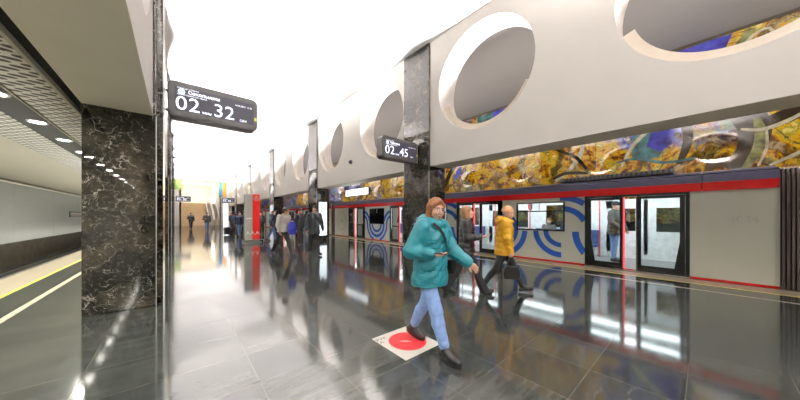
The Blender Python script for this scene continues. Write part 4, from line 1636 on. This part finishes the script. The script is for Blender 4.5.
        if K['collar'] == 'stand':
            f.loft(T(0, -0.012, 0.50), T(0, 0.008, 0.605), R @ ex, [(0, .10 * s, .095 * s), (1, .078 * s, .08 * s)], 0.02)
        elif K['collar'] == 'high':
            f.loft(T(0, -0.015, 0.48), T(0, -0.008, 0.600), R @ ex, [(0, .13 * s, .12 * s), (.5, .118 * s, .112 * s), (1, .100 * s, .10 * s)], 0.03)
        if K['hood']:
            f.ell(T(0, -0.115, 0.545), R.T, np.array([.125, .075, .085]) * s, 0.035)
            f.cap(T(0.105, -0.06, 0.56), T(0.075, 0.085, 0.53), 0.052 * s, 0.040 * s, 0.03)
            f.cap(T(-0.105, -0.06, 0.56), T(-0.075, 0.085, 0.53), 0.052 * s, 0.040 * s, 0.03)
            f.cap(T(0.075, 0.085, 0.53), T(-0.075, 0.085, 0.53), 0.040 * s, 0.040 * s, 0.03)
        if K['collar']:
            f.carve(T(0, 0.012, 0.68), R.T, np.array([.074, .078, .10]) * s, 0.015)
        f.cut((0, 0, hem + 0.006), (0, 0, -1))
        V, F = f.mesh()
        nn = normals(V, F)
        if K['puff']:
            # quilted tubes along the body and along each sleeve
            dist_b = V[:, 2] / s
            ph = dist_b / K['pitchq']
            bmin = np.full(len(V), 1e9)
            for sd in 'rl':
                sh, el, wr, fd = arms[sd]
                best = np.full(len(V), 1e9); along = np.zeros(len(V)); acc = 0.0
                for a, c_ in ((sh, el), (el, wr)):
                    d = c_ - a; l = np.linalg.norm(d)
                    t = np.clip((V - a) @ d / (l * l), 0, 1)
                    dd = np.linalg.norm(V - a - t[:, None] * d, axis=1)
                    m_ = dd < best
                    best = np.where(m_, dd, best); along = np.where(m_, acc + t * l, along); acc += l
                bmin = np.minimum(bmin, best)
                arm = best < 0.088 * s * w
                side = np.abs((V - pel) @ (R @ ex)) > 0.12 * s
                ph = np.where(arm & side, along / s / (K['pitchq'] * 0.95), ph)
            sdist = np.abs((V - pel) @ (R @ ex))
            fade = np.clip(np.abs(bmin - 0.088 * s * w) / 0.03, 0, 1) * np.where(bmin < 0.1 * s, np.clip(np.abs(sdist - 0.12 * s) / 0.04, 0, 1), 1.0)
            wob = 0.15 * np.sin(V[:, 0] * 31 + V[:, 2] * 9) + 0.12 * np.sin(V[:, 1] * 37)
            amp = (np.abs(np.sin(PI * (ph + wob * 0.6))) ** 0.6 - 0.55) * K['puff']
            amp = amp + 0.003 * np.sin(V[:, 0] * 83 + V[:, 1] * 71 + V[:, 2] * 67)
            V = V + nn * (amp * fade)[:, None]
        else:
            V = V + nn * (0.004 * np.sin(V[:, 0] * 40 + V[:, 2] * 8) * np.clip((pel[2] + 0.25 - V[:, 2]) / 0.4, 0.15, 1))[:, None]
        V = relax(V, F, 1, 0.4)
        np_mesh('coat', V, F, [K['coat']], None, root)
        if K['zipper']:
            # front opening line down the coat
            b = MB()
            pts = []
            A = np.abs((V - pel) @ (R @ ex)) < 0.02 * s
            for z in np.linspace(hem + 0.02, T(0, 0, 0.50)[2], 16):
                m_ = A & (np.abs(V[:, 2] - z) < 0.03) & (V[:, 1] > pel[1])
                if m_.any():
                    pts.append((0.0, float(V[m_][:, 1].max()) + 0.001, float(z)))
            b.tube(pts, 0.006, K['zipper'], 6)
            b.build('zip', root)
    if K['scarf']:
        f = Field(max(cell, 0.007))
        f.loft(T(0, -0.006, 0.535), T(0, 0.012, 0.625), R @ ex, [(0, .088 * s, .092 * s), (.5, .086 * s, .092 * s), (1, .072 * s, .080 * s)], 0.02)
        V, F = f.mesh()
        V = V + normals(V, F) * (0.004 * np.sin(V[:, 2] * 260 + V[:, 0] * 30))[:, None]
        np_mesh('scarf', V, F, [K['scarf']], None, root)
    # ---- shoes
    for sd in 'rl':
        f = Field(cell * 0.8)
        an, fd, fu, heel, toe = (J[sd + k] for k in ('an', 'fd', 'fu', 'heel', 'toe'))
        sdv = np.cross(fd, fu)
        h0, t0 = heel + 0.030 * s * fu, toe + 0.024 * s * fu
        mid = h0 * 0.45 + t0 * 0.55
        f.cap(h0, mid, 0.038 * s, 0.042 * s, 0.015)
        f.cap(mid, t0, 0.042 * s, 0.036 * s, 0.015, (fu, 0.85))
        f.cap(mid + 0.005 * fu, an + 0.01 * fu, 0.040 * s, 0.044 * s, 0.02)
        if K['boot']:
            kd = (J[sd + 'kn'] - an); kd = kd / np.linalg.norm(kd)
            f.cap(an, an + kd * K['boot'] * s, 0.043 * s, 0.046 * s, 0.02)
        f.cut(heel - 0.016 * s * fu, -fu)
        V, F = f.mesh()
        shoe = np_mesh('boot' if K['boot'] else 'shoe', V, F, [K['shoes']], None, root)
        b = MB()
        pts = []
        for i in range(20):
            a = 2 * PI * i / 20
            l = 0.5 + 0.5 * math.cos(a)
            pp = heel * (1 - l) + toe * l + fd * (0.034 * s * math.cos(a)) + sdv * (0.043 * s * math.sin(a) * (0.92 if l < 0.5 else 1))
            pts.append(pp)
        vs = [tuple(p_ - 0.018 * s * fu) for p_ in pts] + [tuple(p_ + 0.008 * s * fu) for p_ in pts]
        b.add(vs, [tuple(range(20)), tuple(range(39, 19, -1))] + [(i, (i + 1) % 20, 20 + (i + 1) % 20, 20 + i) for i in range(20)], M['black'])
        b.build('sole', shoe)
    # ---- hair or hat
    if K['hair']:
        f = Field(min(cell, 0.008))
        st = K['style']
        f.ell(HT(0, -0.018, 0.045), hm, np.array([.088, .100, .094]) * s, 0.02)
        if st in ('bob', 'long'):
            ln = -0.09 if st == 'bob' else -0.20
            for sx_ in (1, -1):
                f.cap(HT(sx_ * 0.070, 0.022, 0.045), HT(sx_ * 0.076, 0.002, ln), 0.020 * s, 0.016 * s, 0.02)
                f.cap(HT(sx_ * 0.062, -0.03, 0.03), HT(sx_ * 0.075, -0.03, ln - 0.02), 0.04 * s, 0.030 * s, 0.02)
            f.cap(HT(0, -0.062, 0.02), HT(0, -0.075, ln - 0.02), 0.06 * s, 0.045 * s, 0.03)
            f.cap(HT(0.012, 0.062, 0.098), HT(0.066, 0.050, 0.050), 0.020 * s, 0.018 * s, 0.015)
            f.cap(HT(-0.012, 0.062, 0.098), HT(-0.066, 0.050, 0.050), 0.020 * s, 0.018 * s, 0.015)
        else:
            f.ell(HT(0, -0.045, -0.005), hm, np.array([.080, .066, .075]) * s, 0.02)
            f.cap(HT(0.04, 0.062, 0.098), HT(-0.04, 0.066, 0.096), 0.020 * s, 0.022 * s, 0.02)
        f.carve(HT(0, 0.118, -0.012), hm, np.array([.060, .060, .092]) * s, 0.012)
        V, F = f.mesh()
        hl = (V - hc) @ hR / s
        V = V + normals(V, F) * (0.0022 * np.sin(np.arctan2(hl[:, 0], hl[:, 1]) * 46 + hl[:, 2] * 18))[:, None]
        np_mesh('hair', V, F, [K['hair']], None, root)
    if K['hat']:
        f = Field(min(cell, 0.008))
        f.ell(HT(0, -0.014, 0.060), hm, np.array([.090, .104, .090]) * s, 0.02)
        f.loft(HT(0, -0.012, 0.030), HT(0, -0.016, 0.075), hR @ ex, [(0, .088 * s, .104 * s), (1, .090 * s, .106 * s)], 0.01)
        f.loft(HT(0, -0.012, 0.020), HT(0, -0.014, 0.058), hR @ ex, [(0, .094 * s, .112 * s), (1, .095 * s, .112 * s)], 0.006)
        f.cut(HT(0, 0, 0.014), hR @ np.array([0, -0.12, -1]))
        V, F = f.mesh()
        hl = (V - hc) @ hR / s
        V = V + normals(V, F) * (0.0025 * np.sin(np.arctan2(hl[:, 0], hl[:, 1]) * 40))[:, None]
        np_mesh('knit_hat', V, F, [K['hat']], None, root)
    info = dict(root=root, T=T, HT=HT, arms=arms, R=R, s=s, J=J, pel=pel, ang=ang)
    return info


def to_world(info, p):
    c, s_ = math.cos(info['ang']), math.sin(info['ang'])
    l = info['root'].location
    return Vector((l.x + p[0] * c - p[1] * s_, l.y + p[0] * s_ + p[1] * c, p[2]))


TEAL = cloth('teal_nylon', (0.006, 0.175, 0.22), 0.45, 0.10, 10, 0.2)
YEL = cloth('mustard_nylon', (0.62, 0.32, 0.008), 0.5, 0.08, 10, 0.2)
BLK = cloth('black_nylon', (0.014, 0.014, 0.016), 0.5, 0.2)
BLKW = cloth('black_wool', (0.012, 0.012, 0.013), 0.85, 0.2)
CHAR = cloth('charcoal_wool', (0.026, 0.030, 0.034), 0.85, 0.2)
NAVY = cloth('navy_cloth', (0.016, 0.022, 0.05), 0.8, 0.2)
JEANS = cloth('light_denim', (0.21, 0.33, 0.62), 0.8, 0.15, 22, 0.3)
JEANSD = cloth('mid_denim', (0.09, 0.15, 0.30), 0.8, 0.15, 22, 0.3)
CREAM = cloth('cream_cloth', (0.50, 0.47, 0.41), 0.8, 0.1)
LEATH = cloth('black_leather', (0.013, 0.012, 0.011), 0.32, 0.2)
BLUEN = cloth('bright_blue_nylon', (0.025, 0.03, 0.36), 0.5, 0.15)
GREYC = cloth('grey_cloth', (0.10, 0.10, 0.095), 0.8, 0.15)
H_AUB = cloth('auburn_hair', (0.26, 0.10, 0.035), 0.5, 0.35, 30)
H_BRN = cloth('light_brown_hair', (0.30, 0.145, 0.055), 0.5, 0.35, 30)
H_DRK = cloth('dark_hair', (0.02, 0.013, 0.009), 0.5, 0.3, 30)
PEACH = cloth('peach_knit', (0.70, 0.40, 0.22), 0.9, 0.15, 40)
GRP_P = None

# the woman in teal, mid-stride on the sticker
w = person('woman striding past in a teal quilted jacket and light blue jeans', (2.12, 1.97), (0.06, -1), 1.66, 0.005,
           dict(rt=21, rk=4, rf=2, lt=-17, lk=14, lf=-14, lean=5, ru=(0.42, -0.20, -1), rl=(-0.28, 1, 0.02), lu=(-0.20, 0.48, -1), ll=(-0.18, 0.95, -0.50),
                yaw=22, pitch=2, palm_r=(-0.15, 0.1, 1), curl_r=30, palm_l=(1, 0, 0.0), curl_l=40),
           dict(coat=TEAL, hem=0.73, puff=0.010, pitchq=0.15, coat_w=1.18, collar='high', hood=True, trousers=JEANS, slim=1.08, cuff=0.055, shoes=LEATH, boot=0.16,
                hair=H_AUB, style='bob', scarf=BLKW), True)
hand = w['arms']['r'][2] + w['arms']['r'][3] * 0.085
wp = to_world(w, hand + np.array([0, 0.01, 0.020]))
t = thing('phone', 'black phone held flat in the hand of the woman in teal', 'phone', tuple(wp), w['ang'] + 0.25)
b = MB(); b.box(-0.036, 0.036, -0.075, 0.075, -0.004, 0.004, M['black']); b.build('shell', t, bevel=0.002)
b = MB(); b.box(-0.033, 0.033, -0.070, 0.070, 0.004, 0.0048, M['train_black']); b.build('screen', t)


def strap_bag(info, name, label, m, sh_side, size, hipz, fwd):
    """bag worn across the body: strap from one shoulder to the opposite hip, laid on the coat"""
    T = info['T']
    coat = [c for c in info['root'].children if c.name.startswith('coat')][0]
    V = np.empty(len(coat.data.vertices) * 3, np.float32)
    coat.data.vertices.foreach_get('co', V)
    V = V.reshape(-1, 3).astype(float)
    cen = T(0, 0, 0.3)
    keep = np.ones(len(V), bool)
    for sd in 'rl':
        sh, el, wr, fd = info['arms'][sd]
        for p, q in ((sh * 0.55 + el * 0.45, el), (el, wr + fd * 0.05)):
            d = q - p
            u = np.clip((V - p) @ d / (d @ d), 0, 1)
            keep &= np.linalg.norm(V - p - u[:, None] * d, axis=1) > 0.105
    V = V[keep]
    a, c_ = T(sh_side * 0.11, 0.0, 0.54), T(-sh_side * 0.20, fwd, hipz)
    def snap(q, axis_c):
        d = q - axis_c; d = d / np.linalg.norm(d)
        rel = V - axis_c
        al = rel @ d
        off = np.linalg.norm(rel - al[:, None] * d, axis=1)
        m_ = (off < 0.022) & (al > 0)
        return axis_c + d * ((al[m_].max() if m_.any() else np.linalg.norm(q - axis_c)) + 0.006)
    root = thing(name, label, 'bag', tuple(info['root'].location), info['ang'])
    b = MB()
    for front in (1, -1):
        pts = []
        for i in range(25):
            u = i / 24
            q = a * (1 - u) + c_ * u
            ax = T(0, 0, 0); ax = np.array([ax[0], ax[1], q[2]])
            q = np.array([q[0], q[1] + front * 0.2 * math.sin(PI * min(1, u * 1.1 + 0.05)) ** 0.5, q[2]])
            pts.append(snap(q, ax))
        for _ in range(4):
            pts = [pts[0]] + [0.25 * p + 0.5 * q + 0.25 * r for p, q, r in zip(pts[:-2], pts[1:-1], pts[2:])] + [pts[-1]]
        for p, q in zip(pts[:-1], pts[1:]):
            d = q - p
            n_ = (p + q) / 2 - np.array([cen[0], cen[1], (p + q)[2] / 2]); n_ = unit(n_)
            wv = unit(np.cross(d, n_)) * 0.014
            b.add([tuple(v) for v in (p + wv, p - wv, q - wv, q + wv, p + wv + n_ * 0.004, p - wv + n_ * 0.004, q - wv + n_ * 0.004, q + wv + n_ * 0.004)],
                  [(0, 1, 2, 3), (7, 6, 5, 4), (0, 4, 5, 1), (1, 5, 6, 2), (2, 6, 7, 3), (3, 7, 4, 0)], m)
    b.build('strap', root)
    e = pts[-1]
    sx_, sy_, sz_ = size
    o = 0.5 * sx_ * (-sh_side)
    b = MB(); b.box(e[0] + o - sx_ / 2, e[0] + o + sx_ / 2, e[1] - sy_ / 2, e[1] + sy_ / 2, e[2] - sz_, e[2] + 0.02, m)
    b.build('pouch', root, bevel=0.02)
    b = MB(); b.box(e[0] + o - sx_ / 2 - 0.004, e[0] + o + sx_ / 2 + 0.004, e[1] - sy_ / 2 - 0.004, e[1] + sy_ / 2 + 0.004, e[2] - sz_ * 0.5, e[2] + 0.024, m)
    b.build('flap', root, bevel=0.02)


strap_bag(w, 'crossbody_bag', 'small black crossbody bag worn by the woman in teal', LEATH, 1, (0.07, 0.20, 0.15), 0.10, 0.05)

# woman in yellow and woman in black walking together
w = person('woman in a mustard yellow quilted jacket and peach knit hat, walking beside the train', (4.77, 2.50), (0.60, -0.80), 1.66, 0.0075,
           dict(rt=-22, rk=14, rf=-20, lt=27, lk=4, lf=6, lean=3, ru=(0.16, 0.10, -1), rl=(0.0, 0.22, -1), lu=(-0.18, -0.25, -1), ll=(-0.05, 0.1, -1),
                yaw=-8, pitch=2, curl_r=70),
           dict(coat=YEL, hem=0.74, puff=0.012, pitchq=0.11, coat_w=1.12, collar='stand', hood=True, trousers=BLKW, slim=0.95, shoes=LEATH, hat=PEACH, scarf=GREYC), True)
hand = w['arms']['r'][2] + w['arms']['r'][3] * 0.10
wp = to_world(w, hand)
t = thing('handbag', 'black handbag hanging from the hand of the woman in yellow', 'bag', tuple(wp), w['ang'])
b = MB()
b.prism([(-0.13, -0.40), (0.13, -0.40), (0.145, -0.30), (0.11, -0.17), (-0.11, -0.17), (-0.145, -0.30)], -0.06, 0.06, LEATH, 'x', Matrix.Translation((0.03, 0, 0)))
b.build('pouch', t, bevel=0.015)
b = MB()
for xx in (-0.01, 0.07):
    b.tube([(xx, -0.08, -0.18), (xx * 0.4, -0.045, -0.05), (0, -0.02, 0.0), (0, 0.02, 0.0), (xx * 0.4, 0.045, -0.05), (xx, 0.08, -0.18)], 0.008, LEATH)
b.build('handle', t)

w = person('woman with long light brown hair in a black quilted jacket, reading her phone', (4.16, 2.93), (0.50, -0.86), 1.65, 0.0075,
           dict(rt=-20, rk=12, rf=-18, lt=24, lk=4, lf=5, lean=3, ru=(0.10, 0.10, -1), rl=(-0.30, 1, 0.12), lu=(-0.12, 0.12, -1), ll=(0.30, 1, 0.12),
                yaw=0, pitch=-16, palm_r=(-0.5, 0, 1), palm_l=(0.5, 0, 1), curl_r=40, curl_l=40),
           dict(coat=BLK, hem=0.78, puff=0.014, pitchq=0.10, coat_w=1.04, collar='stand', trousers=BLKW, slim=1.05, flare=0.035, shoes=LEATH, hair=H_BRN, style='long'), True)
hand = 0.5 * (w['arms']['r'][2] + w['arms']['r'][3] * 0.10 + w['arms']['l'][2] + w['arms']['l'][3] * 0.10)
wp = to_world(w, hand + np.array([0, 0.02, 0.025]))
t = thing('phone', 'pale phone held in both hands by the woman with long hair', 'phone', tuple(wp), w['ang'])
t.rotation_euler = (0.5, 0, w['ang'])
b = MB(); b.box(-0.036, 0.036, -0.075, 0.075, -0.004, 0.004, M['sticker']); b.build('shell', t, bevel=0.002)
b = MB(); b.box(-0.033, 0.033, -0.070, 0.070, 0.004, 0.0048, M['train_black']); b.build('screen', t)

# the two men in the middle distance
person('man in a long dark open coat walking forward, looking to the side', (3.92, 9.5), (0.05, -1), 1.82, 0.011,
       dict(rt=-10, rk=16, rf=-14, lt=14, lk=2, lf=4, lean=2, ru=(0.26, -0.1, -1), rl=(0.10, 0.25, -1), lu=(-0.26, 0.1, -1), ll=(-0.10, 0.25, -1), yaw=48, pitch=0),
       dict(coat=CHAR, hem=0.72, coat_w=1.06, collar='stand', trousers=BLKW, slim=0.9, shoes=LEATH, hair=H_DRK, scarf=CREAM, zipper=BLKW))
m_ = person('man in a cream jacket and black trousers carrying a bright blue bag in front', (2.98, 10.1), (0.45, -0.9), 1.80, 0.011,
            dict(rt=-26, rk=10, rf=-24, lt=25, lk=4, lf=6, lean=6, ru=(0.16, 0.0, -1), rl=(-0.1, 0.4, -1), lu=(-0.14, 0.25, -1), ll=(0.35, 0.8, -0.25), yaw=-30, pitch=4),
            dict(coat=CREAM, hem=0.82, puff=0.006, pitchq=0.14, coat_w=1.12, collar='stand', trousers=BLKW, slim=0.95, shoes=LEATH, hair=H_DRK, skin='skin_warm'))
wp = to_world(m_, np.array([-0.12, 0.34, 1.02]))
t = thing('blue_bag', 'bright blue bag held before the man in the cream jacket', 'bag', tuple(wp), m_['ang'])
f = Field(0.012)
f.loft((0, 0, -0.24), (0, 0, 0.22), (1, 0, 0), [(0, .15, .07), (.4, .19, .10), (.8, .16, .085), (1, .12, .06)], 0.03)
V, F = f.mesh(); V = V + normals(V, F) * (0.006 * np.sin(V[:, 2] * 40 + V[:, 0] * 25))[:, None]
np_mesh('pouch', V, F, [BLUEN], None, t)
b = MB(); b.tube([(-0.09, 0, 0.2), (-0.06, 0, 0.33), (0.06, 0, 0.33), (0.09, 0, 0.2)], 0.012, BLUEN); b.build('handle', t)

# people farther away
person('person all in black behind the two men, by the third column', (4.66, 13.0), (0.3, -1), 1.80, 0.013, dict(rt=10, lt=-12, yaw=20),
       dict(coat=BLK, hem=0.80, coat_w=1.05, trousers=BLKW, shoes=LEATH, hair=H_DRK))
person('person in a navy hooded jacket and jeans left of the man in the cream jacket', (4.22, 16.2), (0.9, -0.5), 1.76, 0.014, dict(rt=14, lt=-16, yaw=10, pitch=-8),
       dict(coat=NAVY, hem=0.78, coat_w=1.1, hood=True, trousers=JEANSD, shoes=LEATH, hair=H_DRK))
person('person in black half hidden behind the red side of the pylon', (5.15, 22.8), (-0.3, -1), 1.74, 0.016, dict(rt=12, lt=-14),
       dict(coat=BLK, hem=0.72, trousers=BLKW, shoes=LEATH, hair=H_DRK))
person('person in a dark jacket and blue jeans walking left of the grey pylon', (3.42, 21.6), (0.0, -1), 1.76, 0.016, dict(rt=16, lt=-16),
       dict(coat=NAVY, hem=0.80, coat_w=1.1, trousers=JEANSD, shoes=LEATH, hair=H_DRK))
person('person in dark clothes beyond the suitcase at the far right column', (4.95, 36.5), (0, -1), 1.76, 0.018, dict(rt=12, lt=-12),
       dict(coat=NAVY, hem=0.78, trousers=BLKW, shoes=LEATH, hair=H_DRK))
person('person in brownish black clothes walking before the far stairs, left of two', (1.24, 37.2), (0.05, -1), 1.80, 0.018, dict(rt=16, lt=-14, ru=(0.3, 0.2, -1), rl=(-0.4, 0.7, 0)),
       dict(coat=BLK, hem=0.82, coat_w=1.12, trousers=BLKW, shoes=LEATH, hair=H_DRK))
person('person in a black jacket and jeans walking before the far stairs, right of two', (2.17, 30.1), (-0.05, -1), 1.76, 0.018, dict(rt=16, lt=-14, ru=(0.3, 0.2, -1), rl=(-0.4, 0.7, 0.2)),
       dict(coat=BLK, hem=0.82, coat_w=1.12, trousers=JEANSD, shoes=LEATH, hair=H_DRK))

# passengers on the train (its floor is 3 cm above the platform)
p_ = person('man in a dark jacket and jeans standing inside the train by the open door', (10.55, 1.86), (-0.2, -1), 1.84, 0.011, dict(rt=2, rk=2, rf=0, lt=-2, lk=2, lf=0, lean=1, yaw=10, ru=(0.2, 0.1, -1), rl=(-0.2, 0.6, -0.5)),
            dict(coat=GREYC, hem=0.76, coat_w=1.1, trousers=JEANS, shoes=LEATH, hat=CHAR))
p_['root'].location.z = 0.03
SIT = dict(rt=86, rk=88, rf=0, lt=86, lk=86, lf=0, lean=-4, ru=(0.12, 0.3, -1), rl=(-0.2, 1, -0.2), lu=(-0.12, 0.3, -1), ll=(0.2, 1, -0.2))
for y, c_, hr, lab in ((3.42, NAVY, H_DRK, 'passenger in navy seated inside the train, right of two behind the window'), (4.10, GREYC, H_BRN, 'passenger in grey seated inside the train, left of two behind the window')):
    p_ = person(lab, (11.42, y), (-1, 0), 1.70, 0.013, SIT, dict(coat=c_, hem=0.46, coat_w=1.0, trousers=BLKW, shoes=LEATH, hair=hr))
    p_['root'].location.z = 0.03
